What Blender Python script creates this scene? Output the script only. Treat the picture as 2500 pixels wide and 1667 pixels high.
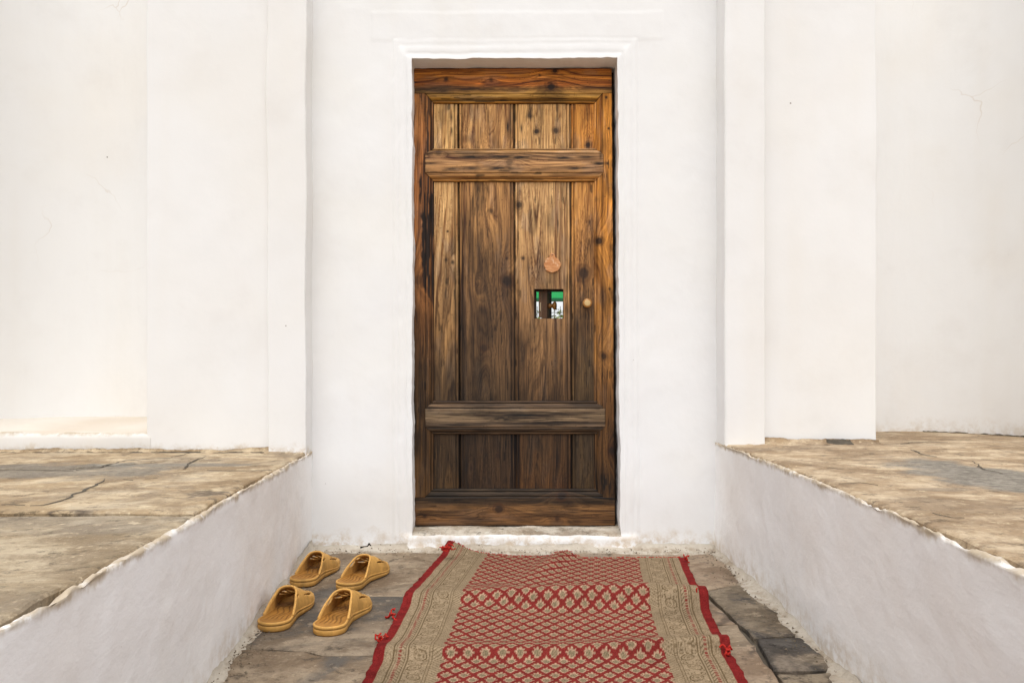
import bpy, bmesh, math, random
import numpy as np
from mathutils import Vector

for o in list(bpy.data.objects):
    bpy.data.objects.remove(o)
random.seed(4)
SC = bpy.context.scene
COL = SC.collection

# ------------------------------------------------------------------ camera, sky, sun, exposure
HC = 0.62            # camera height over the paving (m)
F = 1900.0           # focal length in photo pixels (photo 2500 wide)
HZ = 921.6           # horizon row in the photo
cam_d = bpy.data.cameras.new("camera")
cam_d.sensor_width = 36.0
cam_d.lens = 36.0 * F / 2500.0
cam_d.shift_y = (HZ - 833.5) / 2500.0
cam_d.clip_start = 0.02
cam_d.clip_end = 3000
cam = bpy.data.objects.new("camera", cam_d)
cam.location = (0, 0, HC)
cam.rotation_euler = (math.radians(90), 0, 0)
COL.objects.link(cam)
SC.camera = cam

SUN_EL, SUN_AZ = 68.0, 184.0          # azimuth measured from +Y clockwise: behind the camera
world = bpy.data.worlds.new("World")
SC.world = world
world.use_nodes = True
wn, wl = world.node_tree.nodes, world.node_tree.links
wn.clear()
sky = wn.new("ShaderNodeTexSky")
sky.sky_type = 'NISHITA'
sky.sun_disc = False
sky.sun_elevation = math.radians(SUN_EL)
sky.sun_rotation = math.radians(SUN_AZ)
sky.air_density = 1.0
sky.dust_density = 3.0
hs = wn.new("ShaderNodeHueSaturation")          # thin overcast: the blue is washed out evenly
hs.inputs['Saturation'].default_value = 0.15
bg = wn.new("ShaderNodeBackground")
bg.inputs['Strength'].default_value = 0.15
wo = wn.new("ShaderNodeOutputWorld")
wl.new(sky.outputs[0], hs.inputs['Color'])
wl.new(hs.outputs[0], bg.inputs['Color'])
wl.new(bg.outputs[0], wo.inputs['Surface'])

sun_d = bpy.data.lights.new("sun", 'SUN')
sun_d.energy = 0.6
sun_d.angle = math.radians(75)
sun_d.color = (1.0, 0.985, 0.96)
sun = bpy.data.objects.new("sun", sun_d)
el, az = math.radians(SUN_EL), math.radians(SUN_AZ)
sdir = Vector((math.sin(az) * math.cos(el), math.cos(az) * math.cos(el), math.sin(el)))
sun.rotation_euler = sdir.to_track_quat('Z', 'Y').to_euler()
sun.location = (0, -6, 6)
COL.objects.link(sun)

SC.view_settings.view_transform = 'Standard'
SC.view_settings.look = 'None'
SC.view_settings.exposure = 0.80
SC.cycles.max_bounces = 6
SC.cycles.diffuse_bounces = 5
SC.cycles.glossy_bounces = 2
SC.cycles.transmission_bounces = 1
SC.view_settings.gamma = 1.0
SC.view_settings.use_curve_mapping = False

# ------------------------------------------------------------------ numpy noise
def _h(ix, iy, seed):
    ix = ix.astype(np.int64) & 0xffffffff
    iy = iy.astype(np.int64) & 0xffffffff
    n = (ix * 374761393 + iy * 668265263 + seed * 974711) & 0xffffffff
    n = ((n ^ (n >> 13)) * 1274126177) & 0xffffffff
    n = (n ^ (n >> 16)) & 0xffffffff
    return n.astype(np.float64) / 4294967295.0

def vn(x, y, seed=0):
    x = np.asarray(x, float); y = np.asarray(y, float)
    x, y = np.broadcast_arrays(x, y)
    ix, iy = np.floor(x), np.floor(y)
    fx, fy = x - ix, y - iy
    fx = fx * fx * fx * (fx * (fx * 6 - 15) + 10); fy = fy * fy * fy * (fy * (fy * 6 - 15) + 10)
    a, b = _h(ix, iy, seed), _h(ix + 1, iy, seed)
    c, d = _h(ix, iy + 1, seed), _h(ix + 1, iy + 1, seed)
    return (a * (1 - fx) + b * fx) * (1 - fy) + (c * (1 - fx) + d * fx) * fy

def fbm(x, y, seed=0, oct=4):
    """about -1..1"""
    s, a, t = 0, 1.0, 0
    for i in range(oct):
        s = s + a * (vn(x * 2 ** i + 17.3 * i, y * 2 ** i - 9.1 * i, seed + i) * 2 - 1)
        t += a
        a *= 0.5
    return s / t * 1.5

def smooth(e0, e1, x):
    t = np.clip((x - e0) / (e1 - e0), 0, 1)
    return t * t * (3 - 2 * t)

def lin(c):
    c = np.asarray(c, float) / 255.0
    return np.where(c <= 0.04045, c / 12.92, ((c + 0.055) / 1.055) ** 2.4)

# ------------------------------------------------------------------ mesh helpers
def mesh_from(name, V, Fc, mat, parent=None, cols=None, shade=True):
    V = np.ascontiguousarray(V, dtype=np.float32).reshape(-1, 3)
    me = bpy.data.meshes.new(name)
    if isinstance(Fc, np.ndarray):
        n = len(Fc); k = Fc.shape[1]
        me.vertices.add(len(V)); me.vertices.foreach_set("co", V.ravel())
        me.loops.add(n * k); me.loops.foreach_set("vertex_index", np.ascontiguousarray(Fc, dtype=np.int32).ravel())
        me.polygons.add(n); me.polygons.foreach_set("loop_start", np.arange(0, n * k, k, dtype=np.int32))
        me.update(calc_edges=True)
    else:
        me.from_pydata(V.tolist(), [], Fc)
    me.validate()
    if cols is not None:
        at = me.color_attributes.new("Col", 'FLOAT_COLOR', 'POINT')
        c4 = np.ones((len(V), 4), np.float32); c4[:, :3] = np.asarray(cols).reshape(-1, 3)
        at.data.foreach_set("color", c4.ravel())
    if shade:
        me.polygons.foreach_set("use_smooth", np.ones(len(me.polygons), bool))
    if mat is not None:
        me.materials.append(mat)
    o = bpy.data.objects.new(name, me)
    COL.objects.link(o)
    if parent is not None:
        o.parent = parent
    return o

def grid_faces(nr, nc, keep=None, wrap=False, off=0):
    r, c = np.meshgrid(np.arange(nr - 1), np.arange(nc if wrap else nc - 1), indexing='ij')
    c2 = (c + 1) % nc
    f = np.stack([r * nc + c, r * nc + c2, (r + 1) * nc + c2, (r + 1) * nc + c], -1)
    if keep is not None:
        f = f[keep]
    return f.reshape(-1, 4) + off

def grid_obj(name, P, mat, parent=None, cols=None, keep=None, flip=False, wrap=False):
    nr, nc = P.shape[:2]
    f = grid_faces(nr, nc, keep, wrap)
    if flip:
        f = f[:, ::-1]
    return mesh_from(name, P.reshape(-1, 3), f, mat, parent, cols)

def empty(name, loc=(0, 0, 0), label=None, cat=None, group=None):
    o = bpy.data.objects.new(name, None)
    o.location = loc
    o.empty_display_size = 0.05
    COL.objects.link(o)
    tag(o, label, cat, group)
    return o

def tag(o, label=None, cat=None, group=None, kind=None):
    if label: o['label'] = label
    if cat: o['category'] = cat
    if group: o['group'] = group
    if kind: o['kind'] = kind
    return o

def tube(pts, rad, n=8, closed=False, caps=True):
    pts = np.asarray(pts, float); m = len(pts)
    rad = np.broadcast_to(np.asarray(rad, float), (m,))
    V = []; up = np.array([0.13, 0.31, 0.94])
    for i in range(m):
        if closed:
            d = pts[(i + 1) % m] - pts[i - 1]
        else:
            d = pts[min(i + 1, m - 1)] - pts[max(i - 1, 0)]
        d = d / (np.linalg.norm(d) + 1e-12)
        a = np.cross(d, up); a /= np.linalg.norm(a) + 1e-12
        b = np.cross(d, a)
        for k in range(n):
            t = 2 * math.pi * k / n
            V.append(pts[i] + rad[i] * (math.cos(t) * a + math.sin(t) * b))
    Fc = []
    for i in range(m if closed else m - 1):
        j = (i + 1) % m
        for k in range(n):
            l = (k + 1) % n
            Fc.append([i * n + k, i * n + l, j * n + l, j * n + k])
    if caps and not closed:
        Fc.append(list(range(n))[::-1]); Fc.append([(m - 1) * n + k for k in range(n)])
    return np.array(V), Fc

def lathe(profile, axis_pt, direction='-y', n=28):
    """profile: (distance along axis, radius)."""
    V = []
    for d, r in profile:
        for k in range(n):
            t = 2 * math.pi * k / n
            a, b = r * math.cos(t), r * math.sin(t)
            if direction == '-y': V.append((axis_pt[0] + a, axis_pt[1] - d, axis_pt[2] + b))
            elif direction == '+x': V.append((axis_pt[0] + d, axis_pt[1] + a, axis_pt[2] + b))
    Fc = []
    m = len(profile)
    for i in range(m - 1):
        for k in range(n):
            l = (k + 1) % n
            Fc.append([i * n + k, i * n + l, (i + 1) * n + l, (i + 1) * n + k])
    Fc.append([(m - 1) * n + k for k in range(n)])
    return np.array(V), Fc

def box_vf(x0, x1, y0, y1, z0, z1):
    V = [(x, y, z) for z in (z0, z1) for y in (y0, y1) for x in (x0, x1)]
    Fc = [[0, 2, 3, 1], [4, 5, 7, 6], [0, 1, 5, 4], [2, 6, 7, 3], [0, 4, 6, 2], [1, 3, 7, 5]]
    return np.array(V), Fc

def join_vf(lst):
    V, Fc, o = [], [], 0
    for v, f in lst:
        V.append(np.asarray(v)); Fc += [[i + o for i in q] for q in f]; o += len(v)
    return np.concatenate(V), Fc

# ------------------------------------------------------------------ node helpers
class N:
    def __init__(s, name):
        s.m = bpy.data.materials.new(name); s.m.use_nodes = True
        s.t = s.m.node_tree; s.t.nodes.clear()
        s.out = s.n("ShaderNodeOutputMaterial"); s.b = s.n("ShaderNodeBsdfPrincipled")
        s.l(s.b.outputs[0], s.out.inputs[0])
        s.pos = s.n("ShaderNodeTexCoord").outputs['Object']
    def n(s, t): return s.t.nodes.new(t)
    def l(s, a, b): s.t.links.new(a, b)
    def setin(s, sock, v):
        if hasattr(v, 'is_linked') or isinstance(v, bpy.types.NodeSocket): s.l(v, sock)
        else: sock.default_value = v
    def mapv(s, scale=(1, 1, 1), loc=(0, 0, 0), rot=(0, 0, 0), v=None):
        m = s.n("ShaderNodeMapping")
        m.inputs['Scale'].default_value = scale; m.inputs['Location'].default_value = loc; m.inputs['Rotation'].default_value = rot
        s.l(v or s.pos, m.inputs[0]); return m.outputs[0]
    def noise(s, scale, detail=4, rough=0.55, v=None, dist=0.0):
        m = s.n("ShaderNodeTexNoise")
        m.inputs['Scale'].default_value = scale; m.inputs['Detail'].default_value = detail
        m.inputs['Roughness'].default_value = rough; m.inputs['Distortion'].default_value = dist
        s.l(v or s.pos, m.inputs['Vector']); return m.outputs[0]
    def voro(s, scale, feature='F1', v=None, out='Distance'):
        m = s.n("ShaderNodeTexVoronoi"); m.feature = feature
        m.inputs['Scale'].default_value = scale
        s.l(v or s.pos, m.inputs['Vector']); return m.outputs[out]
    def math(s, op, a, b=0.0, clamp=False):
        m = s.n("ShaderNodeMath"); m.operation = op; m.use_clamp = clamp
        s.setin(m.inputs[0], a); s.setin(m.inputs[1], b); return m.outputs[0]
    def rng(s, v, a, b, c=0.0, d=1.0, smooth=True):
        m = s.n("ShaderNodeMapRange"); m.interpolation_type = 'SMOOTHSTEP' if smooth else 'LINEAR'
        s.setin(m.inputs[0], v)
        for i, q in zip((1, 2, 3, 4), (a, b, c, d)): s.setin(m.inputs[i], q)
        return m.outputs[0]
    def mix(s, f, a, b, mode='MIX'):
        m = s.n("ShaderNodeMix"); m.data_type = 'RGBA'; m.blend_type = mode
        s.setin(m.inputs[0], f)
        for i, q in ((6, a), (7, b)):
            if isinstance(q, (tuple, list, np.ndarray)): m.inputs[i].default_value = (*[float(k) for k in q[:3]], 1)
            else: s.l(q, m.inputs[i])
        return m.outputs[2]
    def sep(s, v=None):
        m = s.n("ShaderNodeSeparateXYZ"); s.l(v or s.pos, m.inputs[0]); return m.outputs
    def attr(s, name="Col"):
        m = s.n("ShaderNodeAttribute"); m.attribute_name = name; return m
    def bump(s, h, strength=0.3, dist=0.01, prev=None):
        m = s.n("ShaderNodeBump"); m.inputs['Strength'].default_value = strength; m.inputs['Distance'].default_value = dist
        s.l(h, m.inputs['Height'])
        if prev is not None: s.l(prev, m.inputs['Normal'])
        return m.outputs[0]
    def done(s, color, rough=0.8, normal=None, spec=0.3):
        s.setin(s.b.inputs['Base Color'], color if not isinstance(color, tuple) else (*color[:3], 1))
        s.setin(s.b.inputs['Roughness'], rough)
        s.b.inputs['Specular IOR Level'].default_value = spec
        if normal is not None: s.l(normal, s.b.inputs['Normal'])
        return s.m

def plaster(name, base=(0.80, 0.795, 0.785), warm=(0.76, 0.71, 0.63), warm_amt=0.5, z0=0.0, dirt_h=0.1, dirt=0.7,
            dirtc=(0.50, 0.38, 0.24), rim_z=None, crack=0.35, bumpk=1.0, stroke=(1, 1, 1), spk=(9.0, 0.84, 0.032)):
    s = N(name)
    n1 = s.noise(1.3, 3, 0.6)
    c = s.mix(s.math('MULTIPLY', s.rng(n1, 0.42, 0.72), warm_amt), base, warm)
    n2 = s.noise(1.0, 2, 0.6, s.mapv((5.5, 5.5, 0.5)))
    c = s.mix(s.math('MULTIPLY', s.rng(n2, 0.5, 0.8), 0.18), c, (0.70, 0.64, 0.55))
    n6 = s.noise(5.0, 4, 0.65)
    c = s.mix(s.math('MULTIPLY', s.rng(n6, 0.5, 0.75), 0.13), c, (0.60, 0.56, 0.52))
    if crack > 0.3:      # hairline cracks in a few places
        wv = s.n("ShaderNodeVectorMath"); wv.operation = 'ADD'
        s.l(s.pos, wv.inputs[0])
        nn = s.n("ShaderNodeTexNoise"); nn.inputs['Scale'].default_value = 7.0; nn.inputs['Detail'].default_value = 3
        sc = s.n("ShaderNodeVectorMath"); sc.operation = 'SCALE'; sc.inputs[3].default_value = 0.16
        s.l(s.pos, nn.inputs['Vector']); s.l(nn.outputs['Color'], sc.inputs[0]); s.l(sc.outputs[0], wv.inputs[1])
        e = s.voro(2.6, 'DISTANCE_TO_EDGE', wv.outputs[0])
        gate = s.rng(s.noise(2.1, 1), 0.58, 0.70)
        ck = s.math('MULTIPLY', s.rng(e, 0.0, 0.009, 1.0, 0.0), gate)
        c = s.mix(s.math('MULTIPLY', ck, crack), c, (0.50, 0.38, 0.25))
    # black specks, chips
    vt = s.n("ShaderNodeTexVoronoi"); vt.inputs['Scale'].default_value = spk[0]; s.l(s.pos, vt.inputs['Vector'])
    vr = s.sep(vt.outputs['Color'])
    sz = s.rng(vr[1], 0, 1, 0.008, spk[2])
    sp = s.math('MULTIPLY', s.math('LESS_THAN', vt.outputs['Distance'], sz), s.math('GREATER_THAN', vr[0], spk[1]))
    c = s.mix(s.math('MULTIPLY', sp, 0.8), c, (0.17, 0.135, 0.10))
    # soil splashed on the foot of the wall
    z = s.sep()[2]
    nd = s.noise(11.0, 4, 0.7)
    n26 = s.noise(30, 4, 0.7)
    zz = s.math('ADD', z, s.math('MULTIPLY', s.math('SUBTRACT', nd, 0.5), dirt_h * 1.8))
    df = s.rng(zz, z0, z0 + dirt_h, 1.0, 0.0)
    df = s.math('MULTIPLY', df, s.rng(n26, 0.36, 0.62))
    c = s.mix(s.math('MULTIPLY', df, dirt, True), c, dirtc)
    if rim_z is not None:
        zr = s.math('ADD', z, s.math('MULTIPLY', s.math('SUBTRACT', nd, 0.5), 0.05))
        rf = s.math('MULTIPLY', s.rng(zr, rim_z - 0.020, rim_z - 0.002), s.rng(n26, 0.28, 0.44))
        rf = s.math('MAXIMUM', rf, s.math('MULTIPLY', s.rng(zr, rim_z - 0.012, rim_z), 0.55))
        c = s.mix(s.math('MULTIPLY', rf, 0.92), c, (0.42, 0.33, 0.22))
    h = s.noise(20, 5, 0.62, s.mapv(stroke))
    return s.done(c, 0.88, s.bump(h, 0.42 * bumpk, 0.012), 0.2)

def stone(name, tan=(0.345, 0.245, 0.137), pale=(0.52, 0.41, 0.27), grey=(0.16, 0.15, 0.135), patches=(), gamt=0.35, seed=0.0, stretch=(0.8, 1.0, 1.0), rough=0.72, crackk=0.8):
    s = N(name)
    p0 = s.mapv((1, 1, 1), (seed, seed * 1.7, seed * 0.3))
    ps = s.mapv(stretch, v=p0)
    a = s.noise(2.4, 6, 0.68, ps, 0.6)
    b = s.noise(8, 7, 0.72, ps, 0.5)
    f = s.noise(48, 5, 0.75, p0)
    c = s.mix(s.rng(b, 0.40, 0.62), tan, pale)
    n5 = s.noise(4.2, 6, 0.7, p0, 0.4)
    c = s.mix(s.math('MULTIPLY', s.rng(n5, 0.46, 0.58), 0.72), c, tuple(k * q for k, q in zip(tan, (0.60, 0.55, 0.50))))
    c = s.mix(s.math('MULTIPLY', s.rng(a, 0.50, 0.62), gamt), c, grey)
    n7 = s.noise(21, 5, 0.75, p0)
    c = s.mix(s.math('MULTIPLY', s.rng(n7, 0.56, 0.66), 0.8), c, tuple(k * 0.30 for k in tan))
    c = s.mix(s.math('MULTIPLY', s.rng(n7, 0.42, 0.33), 0.55), c, tuple(min(.7, k * 1.45) for k in pale))
    c = s.mix(s.math('MULTIPLY', s.rng(f, 0.54, 0.66), 0.5), c, tuple(k * 0.40 for k in tan))
    c = s.mix(s.math('MULTIPLY', s.rng(f, 0.42, 0.32), 0.35), c, tuple(min(.7, k * 1.4) for k in pale))
    for (cx, cy, rx, ry, rot, amt, colr) in patches:
        # grey slate showing in a place of its own
        q = s.mapv((1, 1, 0), (-cx, -cy, 0))
        q2 = s.mapv((1 / rx, 1 / ry, 0), (0, 0, 0), (0, 0, rot), v=q)
        ln = s.n("ShaderNodeVectorMath"); ln.operation = 'LENGTH'; s.l(q2, ln.inputs[0])
        d = s.math('ADD', ln.outputs['Value'], s.math('MULTIPLY', s.math('SUBTRACT', s.noise(6.0, 6, 0.7, s.mapv((1.2, 1.2, 1))), 0.5), 2.4))
        pf = s.rng(d, 0.65, 1.15, 1.0, 0.0)
        gc = s.mix(s.rng(f, 0.35, 0.7), tuple(k * .8 for k in colr), tuple(min(1, k * 1.8 + 0.03) for k in colr))
        c = s.mix(s.math('MULTIPLY', pf, amt), c, gc)
    h = s.math('ADD', s.math('MULTIPLY', b, 0.65), s.math('MULTIPLY', f, 0.35))
    if crackk > 0:
        wv = s.n("ShaderNodeVectorMath"); wv.operation = 'ADD'
        nn = s.n("ShaderNodeTexNoise"); nn.inputs['Scale'].default_value = 5.0; nn.inputs['Detail'].default_value = 4
        sc = s.n("ShaderNodeVectorMath"); sc.operation = 'SCALE'; sc.inputs[3].default_value = 0.35
        s.l(ps, wv.inputs[0]); s.l(p0, nn.inputs['Vector']); s.l(nn.outputs['Color'], sc.inputs[0]); s.l(sc.outputs[0], wv.inputs[1])
        e = s.voro(1.7, 'DISTANCE_TO_EDGE', wv.outputs[0])
        ck = s.math('MULTIPLY', s.rng(e, 0.0, 0.02, 1.0, 0.0), s.rng(s.noise(3.1, 1, v=p0), 0.5, 0.6))
        c = s.mix(s.math('MULTIPLY', ck, crackk), c, (0.07, 0.05, 0.035))
    return s.done(c, rough, s.bump(h, 0.9, 0.018), 0.3)

def flat(name, c, rough=0.6, var=0.25, scale=40, bumpk=0.15, spec=0.3):
    s = N(name)
    n = s.noise(scale, 6, 0.65)
    col = s.mix(s.math('MULTIPLY', s.rng(n, 0.35, 0.7), var), c, tuple(k * 0.45 for k in c))
    return s.done(col, rough, s.bump(n, bumpk, 0.004), spec)

def vcol(name, rough=0.7, bumpk=0.4, dist=0.003, grain=None, spec=0.25, gm=0.7):
    s = N(name)
    a = s.attr("Col").outputs['Color']
    c = a
    bw = s.n("ShaderNodeRGBToBW"); s.l(a, bw.inputs[0])
    h = bw.outputs[0]
    if grain == 'v':
        g = s.noise(1, 4, 0.65, s.mapv((420, 420, 9)))
    elif grain == 'h':
        g = s.noise(1, 4, 0.65, s.mapv((9, 420, 420)))
    else:
        g = s.noise(grain or 300, 3, 0.6)
    c = s.mix(gm, a, s.mix(s.rng(g, 0.3, 0.7), (0.40, 0.36, 0.32), (1.42, 1.42, 1.42)), 'MULTIPLY')
    h = s.math('ADD', h, s.math('MULTIPLY', g, 0.25))
    return s.done(c, rough, s.bump(h, bumpk, dist), spec)

M = {}
M['wall'] = plaster("white_limewash", base=(0.785, 0.782, 0.775), z0=-0.01, dirt_h=0.09, dirt=0.9, warm=(0.78, 0.76, 0.71), crack=0.12, bumpk=.16)
M['wall_side'] = plaster("aged_limewash", base=(0.775, 0.766, 0.752), z0=0.345, dirt_h=0.05, dirt=0.9, warm=(0.75, 0.72, 0.67), warm_amt=0.5, crack=0.0, bumpk=.16)
M['niche'] = plaster("niche_limewash", base=(0.79, 0.783, 0.768), z0=0.35, dirt_h=0.11, dirt=0.55, warm=(0.775, 0.735, 0.67), warm_amt=0.5, crack=0.32, bumpk=.18)
M['bench_l'] = plaster("bench_limewash", base=(0.87, 0.862, 0.853), z0=-0.01, dirt_h=0.09, dirt=0.55, rim_z=0.358, warm=(0.80, 0.75, 0.69), warm_amt=0.5, crack=0.25, bumpk=.55, stroke=(1, 0.6, 1))
M['bench_r'] = plaster("bench_limewash_worn", base=(0.87, 0.862, 0.85), z0=-0.01, dirt_h=0.11, dirt=0.6, rim_z=0.389, warm=(0.79, 0.73, 0.66), warm_amt=0.6, crack=0.25, bumpk=.55, stroke=(1, 0.6, 1))
M['sill_dirty'] = plaster('dusty_sill', base=(0.66, 0.61, 0.54), warm=(0.55, 0.46, 0.36), warm_amt=0.9, z0=-5, dirt=0, crack=0, stroke=(1, 2, 1))
M['lip'] = plaster('lip_limewash', base=(0.70, 0.685, 0.66), warm=(0.66, 0.60, 0.52), z0=0.345, dirt_h=.05, dirt=.9, crack=0, bumpk=.2, rim_z=.432)
M['mortar'] = plaster("cream_mortar", base=(0.50, 0.45, 0.375), warm=(0.34, 0.27, 0.19), warm_amt=0.9, z0=-0.010, dirt_h=0.030, dirt=0.95, bumpk=2.4, dirtc=(0.26, 0.20, 0.135), spk=(85.0, 0.72, 0.30))
M['stone_l'] = stone("tan_slate_bench", patches=[(-1.35, 2.18, 0.42, 0.20, 0.25, 0.72, (0.11, 0.098, 0.08)), (-1.0, 2.36, 0.30, 0.05, 0.1, 0.6, (0.13, 0.12, 0.1))], gamt=0.3)
M['stone_l2'] = stone("grey_tan_slate_bench", tan=(0.305, 0.23, 0.138), pale=(0.45, 0.365, 0.25), gamt=0.3, seed=3.1)
M['stone_r'] = stone("tan_slate_bench_worn", tan=(0.335, 0.232, 0.133), pale=(0.52, 0.405, 0.27), patches=[(1.12, 1.87, 0.15, 0.37, 0.35, 0.92, (0.15, 0.132, 0.105)), (0.90, 1.62, 0.07, 0.03, 0.2, 0.5, (0.14, 0.11, 0.08))], gamt=0.15, seed=5.0, crackk=0.4)
M['floor_tan'] = stone("paving_tan", tan=(0.235, 0.175, 0.115), pale=(0.33, 0.26, 0.18), gamt=0.5, seed=8.0)
M['floor_brown'] = stone("paving_brown", tan=(0.205, 0.147, 0.093), pale=(0.30, 0.232, 0.157), grey=(0.085, 0.077, 0.068), gamt=0.85, seed=11.0)
M['floor_mid'] = stone('paving_stained', tan=(0.185, 0.138, 0.093), pale=(0.28, 0.218, 0.15), grey=(0.07, 0.062, 0.053), gamt=0.9, seed=33.0)
M['floor_grey'] = stone("paving_grey", tan=(0.15, 0.115, 0.077), pale=(0.26, 0.205, 0.14), grey=(0.035, 0.032, 0.032), gamt=1.0, seed=14.0)
M['floor_pink'] = stone("paving_rose", tan=(0.255, 0.18, 0.118), pale=(0.33, 0.25, 0.172), gamt=0.4, seed=19.0)
M['slate'] = stone("paving_black_slate", tan=(0.055, 0.045, 0.036), pale=(0.10, 0.088, 0.075), grey=(0.033, 0.028, 0.024), gamt=0.8, seed=22.0, rough=0.85, patches=[(.745, 1.72, .12, .07, 0, .75, (.22, .17, .115)), (.60, 1.68, .04, .08, 0, .6, (.18, .14, .10))])
M['sill'] = stone("threshold_stone", tan=(0.36, 0.29, 0.21), pale=(0.58, 0.52, 0.43), gamt=0.15, seed=27.0)
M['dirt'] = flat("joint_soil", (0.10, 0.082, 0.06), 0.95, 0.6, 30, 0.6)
M['ground'] = stone("courtyard_paving", tan=(0.27, 0.21, 0.15), pale=(0.36, 0.30, 0.22), seed=40)
M['wood_v'] = vcol("weathered_pine_upright", 0.62, 0.55, 0.0025, 'v')
M['wood_h'] = vcol("weathered_pine_level", 0.62, 0.55, 0.0025, 'h')
M['knob'] = flat("turned_wood", (0.42, 0.18, 0.035), 0.35, 0.35, 90, 0.05, 0.5)
M['knob_face'] = flat("worn_wood_face", (0.58, 0.40, 0.17), 0.4, 0.2, 120, 0.05, 0.4)
_s = N("orange_ply")
_g = _s.noise(1, 4, 0.6, _s.mapv((25, 200, 260)))
_c = _s.mix(_s.rng(_g, .35, .65), (0.44, 0.17, 0.055), (0.62, 0.30, 0.125))
_c = _s.mix(_s.math('MULTIPLY', _s.rng(_s.noise(75, 4, .7), .55, .62), .8), _c, (0.72, 0.48, 0.30))
M['disc'] = _s.done(_c, .55, _s.bump(_g, .3, .002), .3)
M['flap'] = flat("dark_flap_wood", (0.10, 0.045, 0.018), 0.5, 0.5, 50, 0.2)
M['iron'] = flat("old_iron", (0.10, 0.08, 0.06), 0.5, 0.5, 120, 0.2, 0.5)
M['frame'] = flat("gap_shade_dark", (0.045, 0.03, 0.02), 0.8, 0.4, 60, 0.3)  # near black, keeps the door gaps and spyhole edge in shade
M['room'] = flat("dim_room_plaster", (0.35, 0.32, 0.28), 0.9, 0.2, 6, 0.1)
M['green'] = flat("green_paint", (0.03, 0.42, 0.12), 0.5, 0.12, 15, 0.05)
M['wire'] = flat("fence_wire", (0.08, 0.08, 0.075), 0.5, 0.2)
M['leaf'] = flat("shrub_leaf", (0.17, 0.21, 0.05), 0.6, 0.4, 8, 0.1)
M['bark'] = flat("shrub_bark", (0.10, 0.07, 0.045), 0.9, 0.4, 30, 0.4)
M['rug'] = vcol("woven_wool", 0.95, 0.5, 0.002, 420, 0.05, 0.5)
M['yarn'] = flat("red_yarn", (0.42, 0.03, 0.022), 0.95, 0.3, 200, 0.4, 0.05)
M['rubber'] = vcol("mustard_rubber", 0.6, 0.12, 0.002, 90, 0.25, 0.15)
M['twig'] = flat("dead_twig", (0.02, 0.017, 0.014), 0.9, 0.2)

# ------------------------------------------------------------------ plan of the place (metres)
D = HC * F / (1341 - HZ)          # front wall of the doorway
YD = D + 0.085                    # face of the door
def gp(px, py, z=0.0):            # a point of a level surface
    Y = (HC - z) * F / (py - HZ)
    return np.array([(px - 1250) / F * Y, Y, z])
def dxp(px): return (np.asarray(px, float) - 1250) / F * YD
def dzp(py): return HC - (np.asarray(py, float) - HZ) / F * YD
ZL, ZR = 0.356, 0.3876            # bench tops
ZTOP = 2.75

# ------------------------------------------------------------------ ground
v, f = box_vf(-1500, 1500, -1500, 1500, -0.6, -0.09)
tag(mesh_from("ground", np.array([(-1500, -1500, -.09), (1500, -1500, -.09), (1500, 1500, -.09), (-1500, 1500, -.09)]), [[0, 1, 2, 3]], M['ground'], shade=False), kind='structure')

floor = mesh_from("floor", np.array([(-1.1, -6, -.016), (1.1, -6, -.016), (1.1, D + .1, -.016), (-1.1, D + .1, -.016)]), [[0, 1, 2, 3]], M['dirt'], shade=False)
tag(floor, kind='structure')

def slab(name, poly, z, th, mat, parent, seed, gap=0.006, jit=0.006, bev=0.004, tilt=0.003, step=0.035):
    """an irregular flagstone: jittered outline, rounded arris, real thickness"""
    poly = np.asarray(poly, float)[:, :2]
    cen = poly.mean(0)
    pts = []
    m = len(poly)
    for i in range(m):
        a, b = poly[i], poly[(i + 1) % m]
        k = max(1, int(np.linalg.norm(b - a) / step))
        for j in range(k):
            pts.append(a + (b - a) * j / k)
    pts = np.array(pts)
    nx = fbm(pts[:, 0] * 14, pts[:, 1] * 14, seed, 3); ny = fbm(pts[:, 0] * 14 + 50, pts[:, 1] * 14, seed + 9, 3)
    pts = pts + np.stack([nx, ny], 1) * jit
    d = pts - cen; L = np.linalg.norm(d, axis=1, keepdims=True)
    area = 0.5 * np.sum(pts[:, 0] * np.roll(pts[:, 1], -1) - np.roll(pts[:, 0], -1) * pts[:, 1])
    tn = np.roll(pts, -1, 0) - np.roll(pts, 1, 0)
    tn /= np.linalg.norm(tn, axis=1, keepdims=True) + 1e-9
    inn = np.stack([-tn[:, 1], tn[:, 0]], 1) * (1 if area > 0 else -1)
    p0 = pts + inn * gap * 0.5
    p1 = p0 + inn * bev
    p2 = p0 + inn * bev * 2.6
    rx, ry = (random.random() - .5) * tilt * 2, (random.random() - .5) * tilt * 2
    def zt(p): return z + rx * (p[:, 0] - cen[0]) + ry * (p[:, 1] - cen[1])
    n = len(pts)
    V = np.concatenate([np.c_[p0, np.full(n, z - th)], np.c_[p0, zt(p0) - bev], np.c_[p1, zt(p1) - bev * .3], np.c_[p2, zt(p2)]])
    Fc = []
    for r in range(3):
        for i in range(n):
            j = (i + 1) % n
            q = [r * n + i, r * n + j, (r + 1) * n + j, (r + 1) * n + i]
            Fc.append(q if area > 0 else q[::-1])
    top = list(range(3 * n, 4 * n))
    Fc.append(top if area > 0 else top[::-1])
    return mesh_from(name, V, Fc, mat, parent, shade=False)

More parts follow.
